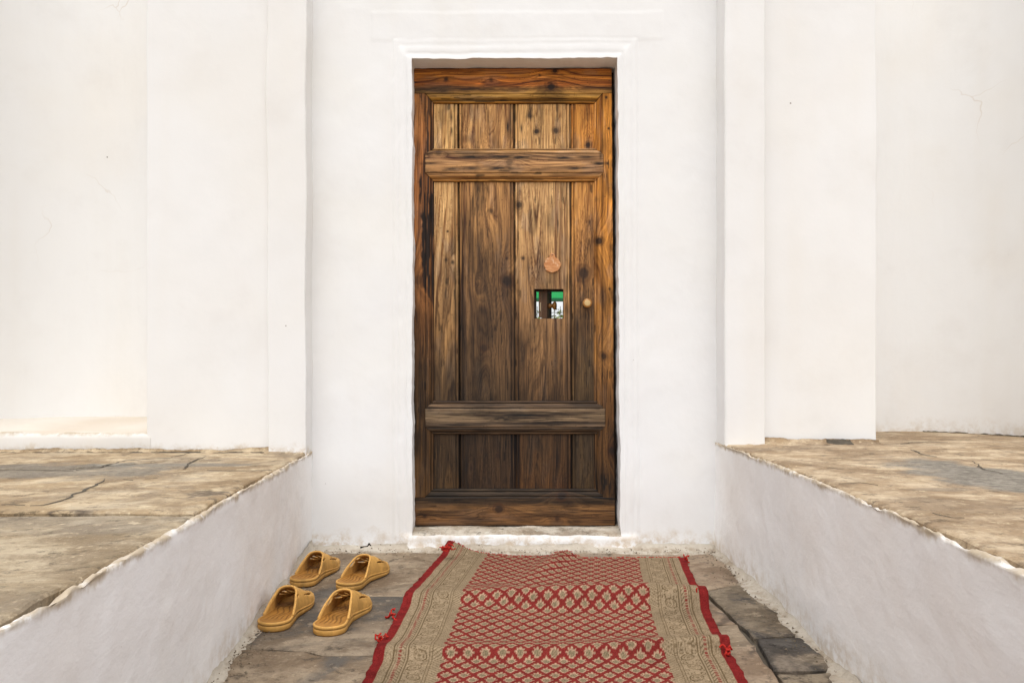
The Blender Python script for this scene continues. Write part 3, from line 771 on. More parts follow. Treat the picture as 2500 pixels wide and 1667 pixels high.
def wood(X, Y, grain, seed, pal, cath=(), mask=None):
    c, l = (X, Y) if grain == 'v' else (Y, X)
    phi = c + 9 * fbm(c / 70, l / 420, seed) + 2.2 * fbm(c / 11, l / 150, seed + 3, 3)
    for (c0, l0, k, wd, amp) in cath:          # cathedral figure: nested arches
        phi = phi + amp * np.exp(-((c - c0) / wd) ** 2) * ((l - l0) / 30.0) * k
    core = np.zeros_like(X); rim = np.zeros_like(X)
    for (kx, ky, kr, kd) in KN:
        kr = kr * 1.22
        a, b = (X - kx, Y - ky) if grain == 'v' else (Y - ky, X - kx)
        if abs(a).min() > 6 * kr and abs(b).min() > 6 * kr: continue
        phi = phi + 2.0 * kr * np.exp(-(a / (1.7 * kr)) ** 2 - (b / (4.5 * kr)) ** 2)
        wob_ = 1 + .22 * fbm(X / kr * .6, Y / kr * .6, seed + 40 + int(kx) % 17, 2)
        d_ = np.sqrt((a / 1.0) ** 2 + (b / 1.12) ** 2) / (kr * wob_)
        core = np.maximum(core, kd * (1 - smooth(.45, 1.05, d_)))
        rim = np.maximum(rim, kd * .7 * np.exp(-((d_ - 1.0) / .22) ** 2))
        rim = np.maximum(rim, kd * .35 * np.exp(-(a / (1.1 * kr)) ** 2 - (b / (2.8 * kr)) ** 2))
    ring = .5 * vn(phi * .16, l * .0015, seed + 11) + .32 * vn(phi * .42, l * .003, seed + 12) + .3 * vn(phi * .95, l * .006, seed + 13)
    fib = vn(c * .75, l * .028, seed + 14) * .6 + vn(c * .35, l * .010, seed + 15) * .4
    tone = np.clip((ring - .33) * 1.75 + (fib - .38) * .80, -.25, 1.3)
    ys = np.array([p[0] for p in pal], float)
    la = np.array([lin(p[1]) for p in pal]); da = np.array([lin(p[2]) for p in pal])
    key = Y if grain == 'v' else (Y if len(pal) > 1 else Y)
    key = key + 55 * fbm(X / 26, Y / 130, seed + 20) if grain == 'v' else key + 3.5 * fbm(X / 60, Y / 8, seed + 20)
    li = np.stack([np.interp(key, ys, la[:, i]) for i in range(3)], -1)
    dk = np.stack([np.interp(key, ys, da[:, i]) for i in range(3)], -1)
    C = dk + (li - dk) * tone[..., None]
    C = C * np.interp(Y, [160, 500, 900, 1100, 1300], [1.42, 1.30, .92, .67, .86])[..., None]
    # blotchy weathering
    bl = smooth(.05, .75, fbm(c / 22, l / 90, seed + 23, 5))
    C = C * (1 - .42 * bl[..., None])
    grey = smooth(.1, .8, fbm(c / 16, l / 60, seed + 27, 4))
    lum = C.mean(-1, keepdims=True)
    C = C * (1 - .14 * grey[..., None]) + lum * .14 * grey[..., None]
    st = np.zeros_like(X)
    for (x, y, a, b, am) in ST:
        q = ((X - x) / a) ** 2 + ((Y - y) / b) ** 2
        nz = .55 + .9 * vn(X / (3 if a < b else 12), Y / (12 if a < b else 3), seed + 29)
        st = np.maximum(st, min(1, am * 1.25) * np.exp(-q * .7) * np.clip(nz, 0, 1.1))
    if mask is not None: st = np.maximum(st, mask(X, Y, seed))
    C = C * (1 - np.clip(st, 0, .97)[..., None]) + lin((26, 20, 17)) * np.clip(st, 0, .97)[..., None]
    C = C * (1 - rim[..., None] * .8) + lin((62, 32, 17)) * rim[..., None] * .8
    C = C * (1 - core[..., None] * .93) + lin((36, 25, 20)) * core[..., None] * .93
    # specks and short checks along the fibre
    ch = smooth(.80, .90, vn(c * .42, l * .035, seed + 33)) * smooth(.4, .7, vn(c * .05, l * .01, seed + 34))
    C = C * (1 - .65 * ch[..., None])
    sp = smooth(.90, .96, vn(X * .42, Y * .42, seed + 36))
    C = C * (1 - .45 * sp[..., None])
    if grain == 'v':
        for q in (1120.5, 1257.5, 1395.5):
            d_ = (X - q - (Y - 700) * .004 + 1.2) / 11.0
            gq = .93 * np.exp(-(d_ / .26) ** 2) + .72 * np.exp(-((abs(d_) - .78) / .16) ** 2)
            C = C * (1 + .5 * np.exp(-((abs(d_) - .47) / .14) ** 2))[..., None]  # highlight painted on the bead crests between the dark grooves
            C = C * (1 - np.clip(gq, 0, .92)[..., None] * (.75 + .25 * vn(X * .2, Y * .05, seed + 77))[..., None])
    return np.clip(C, .004, 1)

MU = np.array([0, .05, .10, .16, .45, .60, .66, .72, .78, .92, 1.0])
MD = np.array([0, .004, .004, .0015, .003, .008, .0125, .0125, .009, .0115, .018])
def prof(u): return np.interp(u, MU, MD)

def wood_part(name, rows_y, xl, xr, nx, depth, grain, seed, pal, cath=(), mask=None, hole=None, y0=YD, back=.045, gap_line=2.0, parent=None):
    """rows at photo heights rows_y; each row spans xl(y)..xr(y); depth(X,Y,u) metres behind the face"""
    R = np.asarray(rows_y, float)
    a = np.array([xl(q) for q in R]); b = np.array([xr(q) for q in R])
    s = np.linspace(0, 1, nx)
    X = a[:, None] + (b - a)[:, None] * s[None]
    Y = np.repeat(R[:, None], nx, 1)
    if hole is not None:                 # snap grid lines to the hole's edges
        hx0, hx1, hy0, hy1 = hole
    dp = depth(X, Y)
    C = wood(X, Y, grain, seed, pal, cath, mask)
    e = np.minimum(np.minimum(X - a[:, None], b[:, None] - X), np.minimum(Y - R[0], R[-1] - Y))
    e = e + .8 * fbm(X / 9, Y / 9, seed + 71, 3)
    g = 1 - smooth(0, gap_line, e)
    C = C * (1 - .82 * g[..., None])  # dark line of the joint gap drawn into the colour
    rough = .0006 * (C.mean(-1) / (C.mean() + 1e-6) - 1)
    P = np.stack([dxp(X), y0 + dp - np.clip(rough, -.0008, .0006), dzp(Y)], -1)
    nr, nc = X.shape
    keep = None
    if hole is not None:
        xm = .25 * (X[:-1, :-1] + X[1:, :-1] + X[:-1, 1:] + X[1:, 1:]); ym = .25 * (Y[:-1, :-1] + Y[1:, :-1] + Y[:-1, 1:] + Y[1:, 1:])
        keep = ~((xm > hx0) & (xm < hx1) & (ym > hy0) & (ym < hy1))
    Fc = grid_faces(nr, nc, keep)[:, ::-1]
    V = P.reshape(-1, 3); Cc = C.reshape(-1, 3)
    idx = np.arange(nr * nc).reshape(nr, nc)
    loop = np.concatenate([idx[0, :], idx[1:, -1], idx[-1, -2::-1], idx[-2:0:-1, 0]])
    bk = V[loop].copy(); bk[:, 1] = y0 + back
    nb = len(V); n = len(loop)
    j = np.arange(n); j2 = (j + 1) % n
    sk = np.stack([loop[j], loop[j2], nb + j2, nb + j], 1)
    V = np.concatenate([V, bk]); Cc = np.concatenate([Cc, Cc[loop] * .6])
    Fc = np.concatenate([Fc, sk])
    return kidD(mesh_from(name, V, Fc, M['wood_' + grain], None, Cc))

ST_ = 1.5
cst = lambda v: (lambda y: v)
# palettes: photo row, light tone, dark tone
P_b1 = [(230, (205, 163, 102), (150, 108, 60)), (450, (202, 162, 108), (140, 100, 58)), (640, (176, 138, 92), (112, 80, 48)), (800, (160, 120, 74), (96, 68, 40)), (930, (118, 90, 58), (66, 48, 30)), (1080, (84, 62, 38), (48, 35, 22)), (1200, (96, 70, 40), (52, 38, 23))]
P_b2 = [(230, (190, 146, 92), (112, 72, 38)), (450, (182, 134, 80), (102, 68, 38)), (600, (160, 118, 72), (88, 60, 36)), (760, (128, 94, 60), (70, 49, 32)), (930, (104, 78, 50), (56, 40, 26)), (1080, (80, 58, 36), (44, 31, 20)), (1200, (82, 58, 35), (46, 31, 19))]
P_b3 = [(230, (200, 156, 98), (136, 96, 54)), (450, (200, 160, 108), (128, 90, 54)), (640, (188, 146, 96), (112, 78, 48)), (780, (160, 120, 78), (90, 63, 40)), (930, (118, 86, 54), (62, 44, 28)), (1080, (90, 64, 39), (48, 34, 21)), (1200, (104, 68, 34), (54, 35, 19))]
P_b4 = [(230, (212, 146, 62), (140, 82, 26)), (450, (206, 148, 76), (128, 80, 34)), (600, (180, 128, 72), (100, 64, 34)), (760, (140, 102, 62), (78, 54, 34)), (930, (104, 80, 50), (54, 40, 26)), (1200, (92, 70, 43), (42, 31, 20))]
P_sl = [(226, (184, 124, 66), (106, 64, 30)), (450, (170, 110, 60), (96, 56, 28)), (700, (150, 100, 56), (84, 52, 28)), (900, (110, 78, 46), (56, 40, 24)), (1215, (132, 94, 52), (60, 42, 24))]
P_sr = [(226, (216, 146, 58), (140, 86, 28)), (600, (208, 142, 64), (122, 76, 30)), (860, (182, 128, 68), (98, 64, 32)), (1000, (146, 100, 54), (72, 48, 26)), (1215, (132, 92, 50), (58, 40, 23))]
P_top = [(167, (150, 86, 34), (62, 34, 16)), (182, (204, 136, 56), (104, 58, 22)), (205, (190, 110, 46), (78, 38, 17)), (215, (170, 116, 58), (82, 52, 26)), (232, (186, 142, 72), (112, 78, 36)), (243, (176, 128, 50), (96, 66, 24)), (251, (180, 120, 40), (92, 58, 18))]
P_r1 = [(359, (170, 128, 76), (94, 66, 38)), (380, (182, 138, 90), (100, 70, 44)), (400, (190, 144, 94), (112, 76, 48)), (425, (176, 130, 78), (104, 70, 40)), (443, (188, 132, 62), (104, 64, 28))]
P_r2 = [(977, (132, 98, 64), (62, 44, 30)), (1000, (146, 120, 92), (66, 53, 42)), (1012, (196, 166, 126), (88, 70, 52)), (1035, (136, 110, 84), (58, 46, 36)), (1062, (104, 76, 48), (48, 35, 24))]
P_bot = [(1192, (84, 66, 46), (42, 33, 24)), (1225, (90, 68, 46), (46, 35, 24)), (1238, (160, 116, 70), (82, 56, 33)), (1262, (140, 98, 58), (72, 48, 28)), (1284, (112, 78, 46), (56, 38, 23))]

BY = .0175                    # boards lie this far behind the face of the stiles
def bead(X, x, w=11.0):        # beaded tongue joint
    d_ = (X - x) / w
    return np.where(abs(d_) < 1, 0.008 * np.exp(-(d_ / .24) ** 2) + .0045 * np.exp(-((abs(d_) - .78) / .15) ** 2), 0)
seams = (1120.5, 1257.5, 1395.5)
def bdepth(X, Y):
    o = np.full_like(X, BY)
    for q in seams: o = o + bead(X, q + (Y - 700) * .004)
    return o
rows = np.arange(240, 1206, ST_ * 1.25)
tl = lambda q, k: (lambda y: q + (y - 700) * .004 + k)
HOLE = (1304.5, 1376.4, 704.0, 776.4)
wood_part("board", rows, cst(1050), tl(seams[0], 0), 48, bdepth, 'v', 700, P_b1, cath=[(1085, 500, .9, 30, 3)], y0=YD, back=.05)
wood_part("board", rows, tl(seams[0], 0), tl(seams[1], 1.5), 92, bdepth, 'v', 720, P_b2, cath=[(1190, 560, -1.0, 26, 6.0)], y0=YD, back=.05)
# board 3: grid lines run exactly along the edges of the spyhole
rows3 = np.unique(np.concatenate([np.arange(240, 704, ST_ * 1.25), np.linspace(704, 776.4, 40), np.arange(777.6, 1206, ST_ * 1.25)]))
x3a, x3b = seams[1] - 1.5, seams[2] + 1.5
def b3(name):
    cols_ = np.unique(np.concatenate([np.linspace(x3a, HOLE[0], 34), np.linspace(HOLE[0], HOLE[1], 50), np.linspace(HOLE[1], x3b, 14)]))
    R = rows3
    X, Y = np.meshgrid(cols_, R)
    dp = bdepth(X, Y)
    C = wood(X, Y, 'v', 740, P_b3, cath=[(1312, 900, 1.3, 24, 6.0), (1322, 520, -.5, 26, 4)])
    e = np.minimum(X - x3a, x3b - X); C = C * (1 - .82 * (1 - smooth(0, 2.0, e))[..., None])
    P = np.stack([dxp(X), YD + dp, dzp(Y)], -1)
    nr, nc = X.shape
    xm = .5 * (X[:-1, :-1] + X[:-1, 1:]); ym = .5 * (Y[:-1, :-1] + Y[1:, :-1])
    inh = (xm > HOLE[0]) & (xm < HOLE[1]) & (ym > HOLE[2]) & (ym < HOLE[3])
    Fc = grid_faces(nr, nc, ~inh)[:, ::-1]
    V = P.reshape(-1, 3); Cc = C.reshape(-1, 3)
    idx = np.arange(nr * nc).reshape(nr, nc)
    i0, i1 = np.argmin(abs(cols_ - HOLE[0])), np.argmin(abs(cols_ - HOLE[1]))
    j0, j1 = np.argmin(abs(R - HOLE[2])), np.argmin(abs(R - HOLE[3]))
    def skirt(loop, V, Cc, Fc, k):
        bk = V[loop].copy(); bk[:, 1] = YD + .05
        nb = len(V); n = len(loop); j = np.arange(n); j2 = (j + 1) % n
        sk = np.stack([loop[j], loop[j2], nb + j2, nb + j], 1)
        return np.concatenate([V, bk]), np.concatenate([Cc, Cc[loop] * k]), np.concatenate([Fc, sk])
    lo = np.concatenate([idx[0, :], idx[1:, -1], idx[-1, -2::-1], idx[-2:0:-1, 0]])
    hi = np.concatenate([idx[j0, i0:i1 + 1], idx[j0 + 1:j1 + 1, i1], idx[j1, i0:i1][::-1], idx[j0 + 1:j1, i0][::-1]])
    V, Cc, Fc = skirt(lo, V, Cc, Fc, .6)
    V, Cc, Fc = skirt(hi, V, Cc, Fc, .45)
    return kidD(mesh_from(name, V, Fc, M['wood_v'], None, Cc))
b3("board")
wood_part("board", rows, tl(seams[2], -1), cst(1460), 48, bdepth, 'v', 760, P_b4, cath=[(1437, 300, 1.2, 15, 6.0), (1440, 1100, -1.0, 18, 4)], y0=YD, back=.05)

# stiles: flat band outside, moulding inside, mitred at both ends
def black_stain(X, Y, seed):
    bnd = np.interp(Y, [226, 300, 340, 380, 440, 500, 560, 640, 700, 735, 800, 1215], [1023, 1036, 1041, 1034, 1020, 1024, 1030, 1027, 1032, 1050, 1070, 1080]) + 3.5 * fbm(Y / 16, X / 30, seed, 4)
    m_ = smooth(-2, 4, X - bnd) * (.35 + .65 * smooth(.30, .55, vn(X * .35, Y * .02, seed + 1)))
    top = np.interp(Y, [226, 300, 420, 480, 690, 760, 900], [.82, .86, .95, .985, .97, .7, .15])
    low = .5 * smooth(.55, .75, vn(X * .3, Y * .012, seed + 2)) * smooth(720, 800, Y) * (1 - smooth(1050, 1150, Y))
    return np.maximum(m_ * top, low)
def stile(name, xo0, xo1, xi_flat, xi, seed, pal, mask=None, yt=(227.5, 251), yb=(1215, 1194)):
    nx = 40
    s = np.linspace(0, 1, nx); n = 640
    t = np.linspace(0, 1, n)
    Tt, Ss = np.meshgrid(t, s, indexing='ij')
    # columns across the stile; the inner (moulded) columns are mitred
    left = xi > xo0
    xo = xo0 + (xo1 - xo0) * Tt
    X = xo + (xi - xo) * Ss
    um = np.clip((X - xi_flat) / (xi - xi_flat), 0, 1)
    Y = (yt[0] + (yt[1] - yt[0]) * um) * (1 - Tt) + (yb[0] + (yb[1] - yb[0]) * um) * Tt
    X = xo + (xi - xo) * Ss
    dp = prof(um) + .0007 * fbm(X / 30, Y / 120, seed + 5)
    C = wood(X, Y, 'v', seed, pal, (), mask)
    e = np.minimum(abs(X - xo), np.minimum(Y - Y[:1], Y[-1:] - Y)) + .8 * fbm(X / 9, Y / 9, seed + 71, 3)
    C = C * (1 - .82 * (1 - smooth(0, 2, e))[..., None])
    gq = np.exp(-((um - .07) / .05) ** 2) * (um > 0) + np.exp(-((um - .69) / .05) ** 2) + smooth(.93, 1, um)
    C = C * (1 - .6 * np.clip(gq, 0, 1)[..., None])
    P = np.stack([dxp(X), YD + dp, dzp(Y)], -1)
    nr, nc = X.shape
    Fc = grid_faces(nr, nc)
    if left: Fc = Fc[:, ::-1]
    V = P.reshape(-1, 3); Cc = C.reshape(-1, 3)
    idx = np.arange(nr * nc).reshape(nr, nc)
    loop = np.concatenate([idx[0, :], idx[1:, -1], idx[-1, -2::-1], idx[-2:0:-1, 0]])
    bk = V[loop].copy(); bk[:, 1] = YD + .045
    nb = len(V); k = len(loop); j = np.arange(k); j2 = (j + 1) % k
    V = np.concatenate([V, bk]); Cc = np.concatenate([Cc, Cc[loop] * .6])
    Fc = np.concatenate([Fc, np.stack([loop[j], loop[j2], nb + j2, nb + j], 1)])
    return kidD(mesh_from(name, V, Fc, M['wood_v'], None, Cc))
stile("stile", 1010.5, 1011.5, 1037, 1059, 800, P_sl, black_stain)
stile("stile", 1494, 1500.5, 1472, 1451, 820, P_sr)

def groove_dark(u): return np.clip(np.exp(-((u - .07) / .05) ** 2) * (u > 0) + np.exp(-((u - .69) / .05) ** 2) + smooth(.94, 1, u), 0, 1)  # darkens the moulding grooves and the inner edge
def rail(name, rows_y, xl, xr, um, seed, pal, nx, proud):
    R = np.asarray(rows_y, float)
    a = np.array([xl(q) for q in R]); b = np.array([xr(q) for q in R])
    s = np.linspace(0, 1, nx)
    X = a[:, None] + (b - a)[:, None] * s[None]; Y = np.repeat(R[:, None], nx, 1)
    u = um(Y)
    dp = prof(u) + .0006 * fbm(X / 90, Y / 20, seed + 5) - proud
    C = wood(X, Y, 'h', seed, pal)
    e = np.minimum(np.minimum(X - a[:, None], b[:, None] - X), np.minimum(Y - R[0], R[-1] - Y)) + .7 * fbm(X / 9, Y / 9, seed + 71, 3)
    C = C * (1 - .85 * (1 - smooth(0, 1.9, e))[..., None])
    C = C * (1 - .6 * groove_dark(u)[..., None])
    P = np.stack([dxp(X), YD + dp, dzp(Y)], -1)
    nr, nc = X.shape
    Fc = grid_faces(nr, nc)[:, ::-1]
    V = P.reshape(-1, 3); Cc = C.reshape(-1, 3)
    idx = np.arange(nr * nc).reshape(nr, nc)
    loop = np.concatenate([idx[0, :], idx[1:, -1], idx[-1, -2::-1], idx[-2:0:-1, 0]])
    bk = V[loop].copy(); bk[:, 1] = YD + .045
    nb = len(V); k = len(loop); j = np.arange(k); j2 = (j + 1) % k
    V = np.concatenate([V, bk]); Cc = np.concatenate([Cc, Cc[loop] * .6])
    Fc = np.concatenate([Fc, np.stack([loop[j], loop[j2], nb + j2, nb + j], 1)])
    return kidD(mesh_from(name, V, Fc, M['wood_h'], None, Cc))
ip = lambda xs, ys: (lambda q: float(np.interp(q, xs, ys)))
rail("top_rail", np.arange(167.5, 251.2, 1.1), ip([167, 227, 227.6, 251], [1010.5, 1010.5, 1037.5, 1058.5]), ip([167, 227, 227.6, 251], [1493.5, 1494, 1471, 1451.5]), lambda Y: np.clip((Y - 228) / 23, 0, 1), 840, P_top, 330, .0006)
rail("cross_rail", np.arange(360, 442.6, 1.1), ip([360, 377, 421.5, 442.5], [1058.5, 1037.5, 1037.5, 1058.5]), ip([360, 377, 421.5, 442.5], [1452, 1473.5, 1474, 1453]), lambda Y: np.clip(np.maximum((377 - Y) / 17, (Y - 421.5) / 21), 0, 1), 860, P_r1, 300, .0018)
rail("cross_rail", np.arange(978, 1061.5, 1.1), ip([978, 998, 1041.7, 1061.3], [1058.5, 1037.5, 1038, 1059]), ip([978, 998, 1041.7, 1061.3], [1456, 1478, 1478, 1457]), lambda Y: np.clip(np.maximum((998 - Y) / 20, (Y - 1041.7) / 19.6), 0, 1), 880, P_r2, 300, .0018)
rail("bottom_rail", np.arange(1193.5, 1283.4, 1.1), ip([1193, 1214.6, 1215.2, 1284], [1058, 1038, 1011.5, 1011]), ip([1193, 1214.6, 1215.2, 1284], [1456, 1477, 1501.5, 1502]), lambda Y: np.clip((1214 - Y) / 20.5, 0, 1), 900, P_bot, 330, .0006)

# round wooden disc that hangs over an old hole
cx_, cz_ = dxp(1349.0), dzp(645.0)
rr_ = 20.3 / F * YD
ol = []
for k in range(48):
    t = 2 * math.pi * k / 48
    q = rr_ * (1 + .018 * math.cos(8 * t) + .02 * math.cos(3 * t + 1))
    ol.append([cx_ + q * math.sin(t), cz_ + q * math.cos(t) * .96])
nk = 6.8 / F * YD
ol = ol[3:-2]
topz = dzp(617.0)
ol = [[cx_ - nk * .9, topz - .006], [cx_ - nk * .4, topz], [cx_ + nk * .4, topz], [cx_ + nk * .9, topz - .006], [cx_ + nk, cz_ + rr_ * .95]] + ol + [[cx_ - nk, cz_ + rr_ * .95]]
ol = np.array(ol); n = len(ol); cen = np.array([cx_, cz_])
inn = cen + (ol - cen) * .94
yf = YD + BY
V = np.concatenate([np.c_[ol[:, 0], np.full(n, yf + .002), ol[:, 1]], np.c_[ol[:, 0], np.full(n, yf - .005), ol[:, 1]], np.c_[inn[:, 0], np.full(n, yf - .0068), inn[:, 1]]])
Fc = [[r * n + i, r * n + (i + 1) % n, (r + 1) * n + (i + 1) % n, (r + 1) * n + i] for r in range(2) for i in range(n)] + [list(range(2 * n, 3 * n))]
disc = kidD(mesh_from("hanging_disc", V, Fc, M['disc'], None, shade=False)); disc['label'] = "round orange wood disc hanging from a nail"
pn, pz = dxp(1348.5), dzp(620.5)
v, f = lathe([(0, .0016), (.0035, .0018), (.004, .001)], (pn, yf - .0066, pz), '-y', 10)
o = mesh_from("nail", v, f, M['iron']); o.parent = disc

def knob(pt, direction, r):
    pr = [(0, r * .62), (.003, r * .62), (.006, r * .5), (.012, r * .48), (.016, r * .75), (.019, r * .97), (.023, r), (.026, r * .93), (.0275, r * .80), (.0278, r * .74)]
    v, f = lathe(pr, pt, direction, 28)
    fc = [(.0274, r * .68), (.0284, r * .64), (.0287, r * .5), (.0289, r * .05)]
    v2, f2 = lathe(fc, pt, direction, 28)
    return (v, f), (v2, f2)
(kv, kf), (kv2, kf2) = knob((dxp(1433.6), YD + BY + .001, dzp(740.0)), '-y', 11.2 / F * YD)
kn = kidD(mesh_from("knob", kv, kf, M['knob']))
kfo = mesh_from("knob_face", kv2, kf2, M['knob_face']); kfo.parent = kn

# little flap of the spyhole, swung inward, with its own knob and hinge plate
hx = float(dxp(1325)); fz0, fz1 = float(dzp(774)), float(dzp(700))
v1 = box_vf(hx - .001, hx + .018, YD + .052, YD + .155, fz0, fz1)
def rotz(v, px, py, a):
    v = np.array(v, float); x, y = v[:, 0] - px, v[:, 1] - py
    v[:, 0] = px + x * math.cos(a) - y * math.sin(a); v[:, 1] = py + x * math.sin(a) + y * math.cos(a); return v
A = math.radians(-13)
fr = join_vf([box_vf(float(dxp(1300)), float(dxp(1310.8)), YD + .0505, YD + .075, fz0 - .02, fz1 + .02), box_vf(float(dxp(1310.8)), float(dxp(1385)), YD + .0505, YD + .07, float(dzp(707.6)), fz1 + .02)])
kidD(mesh_from("spyhole_shade_strips", fr[0], fr[1], M['frame'], None, shade=False))  # dark strips added for the shaded left and top of the hole
flap = kidD(mesh_from("spyhole_flap", rotz(v1[0], hx, YD + .052, A), v1[1], M['flap'], None, shade=False))
edge = box_vf(hx - .0125, hx - .001, YD + .053, YD + .072, fz0 + .003, fz1)
e_ = mesh_from("hinge_strip", edge[0], edge[1], flat("flap_edge_wood", (0.16, 0.085, 0.045), .6, .5, 60, .3), shade=False); e_.parent = flap
pl_ = box_vf(hx - .0085, hx - .0055, YD + .0505, YD + .0535, float(dzp(756)), float(dzp(735)))
e_ = mesh_from("hinge_plate", pl_[0], pl_[1], flat("pale_plate", (0.55, 0.42, 0.24), .4, .3, 60, .1, .6), shade=False); e_.parent = flap
(kv, kf), (kv2, kf2) = knob((hx + .018, YD + .10, float(dzp(741))), '+x', .0165)
o = mesh_from("flap_knob", rotz(kv, hx, YD + .052, A), kf, M['knob']); o.parent = flap
o = mesh_from("flap_knob_face", rotz(kv2, hx, YD + .052, A), kf2, M['knob']); o.parent = flap

# ------------------------------------------------------------------ what shows through the spyhole
YB = 9.0
def at(px, py, Y): return ((px - 1250) / F * Y, Y, HC - (py - HZ) / F * Y)
zb = at(0, 734, YB)[2]
beam = empty("green_beam", (0.4, YB, 0), "green painted beam seen through the spyhole of the door", "beam")
beam['kind'] = 'thing'
def kidB(o): o.parent = beam; o.location = -Vector(beam.location); return o
v, f = box_vf(-1.6, 2.4, YB, YB + .10, zb + .03, zb + .42); kidB(mesh_from("board", v, f, M['green'], shade=False))
v, f = box_vf(-1.62, 2.42, YB - .02, YB + .12, zb, zb + .029); kidB(mesh_from("lower_trim", v, f, flat("dark_green_paint", (.01, .12, .045), .5, .1), shade=False))
for x in (-1.5, 2.25):
    v, f = box_vf(x, x + .1, YB + .001, YB + .099, -.09, zb - .001); kidB(mesh_from("post", v, f, M['green'], shade=False))
fence = empty("wire_fence", (0.4, 10.5, 0), "thin dark wire mesh fence seen through the spyhole of the door", "fence")
fx = np.arange(-.6, 1.8, .078)
for i, x in enumerate(fx):
    v, f = tube([(x, 10.5, -.09), (x + .004, 10.5, 1.58)], .0045, 5)
    o = mesh_from("wire", v, f, M['wire']); o.parent = fence; o.location = (-.4, -10.5, 0)
for z in np.arange(.05, 1.56, .085):
    v, f = tube([(-.6, 10.508, z), (1.8, 10.508, z)], .0045, 5)
    o = mesh_from("wire", v, f, M['wire']); o.parent = fence; o.location = (-.4, -10.5, 0)
shrub = empty("leafy_shrub", (.8, 13.0, -.09), "pale green shrub behind the wire fence, seen through the spyhole", "shrub")
rng_ = np.random.default_rng(5)
Vs, Fs = [], []
for i in range(2600):
    u = rng_.normal(size=3); u /= np.linalg.norm(u); r = rng_.uniform(.5, 1.0) ** .5
    c_ = np.array([.8, 13.0, .86]) + u * r * np.array([1.5, .7, .92])
    if c_[2] < .05: continue
    a = rng_.normal(size=3); a /= np.linalg.norm(a); b = np.cross(a, rng_.normal(size=3)); b /= np.linalg.norm(b)
    s_ = rng_.uniform(.03, .06); k = len(Vs)
    Vs += [c_ - a * s_, c_ + b * s_ * .45, c_ + a * s_, c_ - b * s_ * .45]; Fs.append([k, k + 1, k + 2, k + 3])
o = mesh_from("foliage", np.array(Vs), Fs, M['leaf'], shade=False); o.parent = shrub; o.location = -Vector(shrub.location); o['kind'] = 'stuff'
parts = []
for i in range(7):
    a = i * .9
    parts.append(tube([(.8 + .05 * math.cos(a), 13 + .05 * math.sin(a), -.09), (.8 + .3 * math.cos(a), 13 + .2 * math.sin(a), .5), (.8 + .9 * math.cos(a), 13 + .4 * math.sin(a), 1.1)], [.03, .02, .008], 6))
v, f = join_vf(parts); o = mesh_from("stems", v, f, M['bark']); o.parent = shrub; o.location = -Vector(shrub.location)

# ------------------------------------------------------------------ rug
rug = empty("runner_rug", (.12, 2.0, 0), "red woven runner rug with beige borders, rumpled before the door", "rug")
def kidR_(o): o.parent = rug; o.location = -Vector(rug.location); return o
UF = np.linspace(0, 1, 470)
ny = 760
Tn = np.linspace(0, 1, ny)
def rug_left(y): return np.interp(y, [.2, 1.58, 1.79, 2.0, 2.28, 2.5, 2.68, 2.82], [-.335, -.3028, -.302, -.300, -.292, -.272, -.248, -.224])
def rug_right(y): return np.interp(y, [.2, 1.58, 1.80, 2.1, 2.4, 2.66, 2.82], [.36, .4774, .492, .527, .560, .5914, .60])
Ug, Tg = np.meshgrid(UF, Tn)
yfar = np.interp(Ug, [0, .05, .18, .32, .45, .52, .60, .80, 1.0], [2.795, 2.775, 2.715, 2.675, 2.655, 2.665, 2.65, 2.655, 2.66]) + .004 * fbm(Ug * 16, Ug * 0, 602, 3)
ynear = .45
Yr = ynear + (yfar - ynear) * Tg
Xr = rug_left(Yr) * (1 - Ug) + rug_right(Yr) * Ug
Xr = Xr + .0012 * fbm(Yr * 10, Ug * 2, 610, 2) + (abs(Ug - .5) * 2) ** 30 * np.sign(Ug - .5) * .002 * fbm(Yr * 40, Ug * 0, 611, 3)
def fold(Y, yc, hgt, rear, frontw):
    t = Y - yc
    return hgt * np.where(t > 0, np.exp(-(t / rear) ** 2), np.exp(-(np.abs(t) / frontw) ** 2.6))
ZA = fold(Yr, 2.155 - .045 * Ug + .018 * np.sin(Ug * 9), .020 + .030 * smooth(.1, .6, Ug) * (1 - .25 * smooth(.75, 1, Ug)) , .10, .044)
ZB = fold(Yr, 1.715 + .035 * Ug + .008 * np.sin(Ug * 7 + 1), .019 + .011 * smooth(.4, 1, Ug), .07, .020)
ZC = fold(Xr + .42 * (Yr - 2.70) * -1.0, .20, .020 * smooth(2.25, 2.62, Yr), .035, .05)
ZD = fold(Yr, 1.22 + .05 * Ug, .012, .1, .05)
lcorner = .030 * np.exp(-((Ug) / .10) ** 2) * smooth(2.66, 2.80, Yr)
Zr = .005 + ZA + ZB + ZC + ZD + lcorner + .003 * (.5 + .5 * fbm(Xr * 5, Yr * 6, 620, 3)) + .0035 * smooth(.2, .9, fbm(Xr * 4, Yr * 9, 630, 3)) * smooth(2.1, 2.5, Yr)
# length along the cloth so that the pattern follows the folds
dY, dZ = np.diff(Yr, axis=0), np.diff(Zr, axis=0)
arc = np.concatenate([np.zeros((1, Ug.shape[1])), np.cumsum(np.sqrt(dY ** 2 + dZ ** 2), 0)], 0)
Wd = .795
xm = Ug * Wd; vm = arc
RED, RED2 = lin((116, 33, 27)), lin((128, 22, 20))
BEI, BEI2 = lin((160, 130, 102)), lin((144, 124, 96))
BRN, CORE = lin((88, 70, 44)), lin((112, 98, 72))
EDG, BRD = .0225, .150
C = np.zeros(Xr.shape + (3,)) + RED
wv_ = fbm(xm * 60, vm * 60, 640, 3)
C = C * (1 + .14 * wv_[..., None])
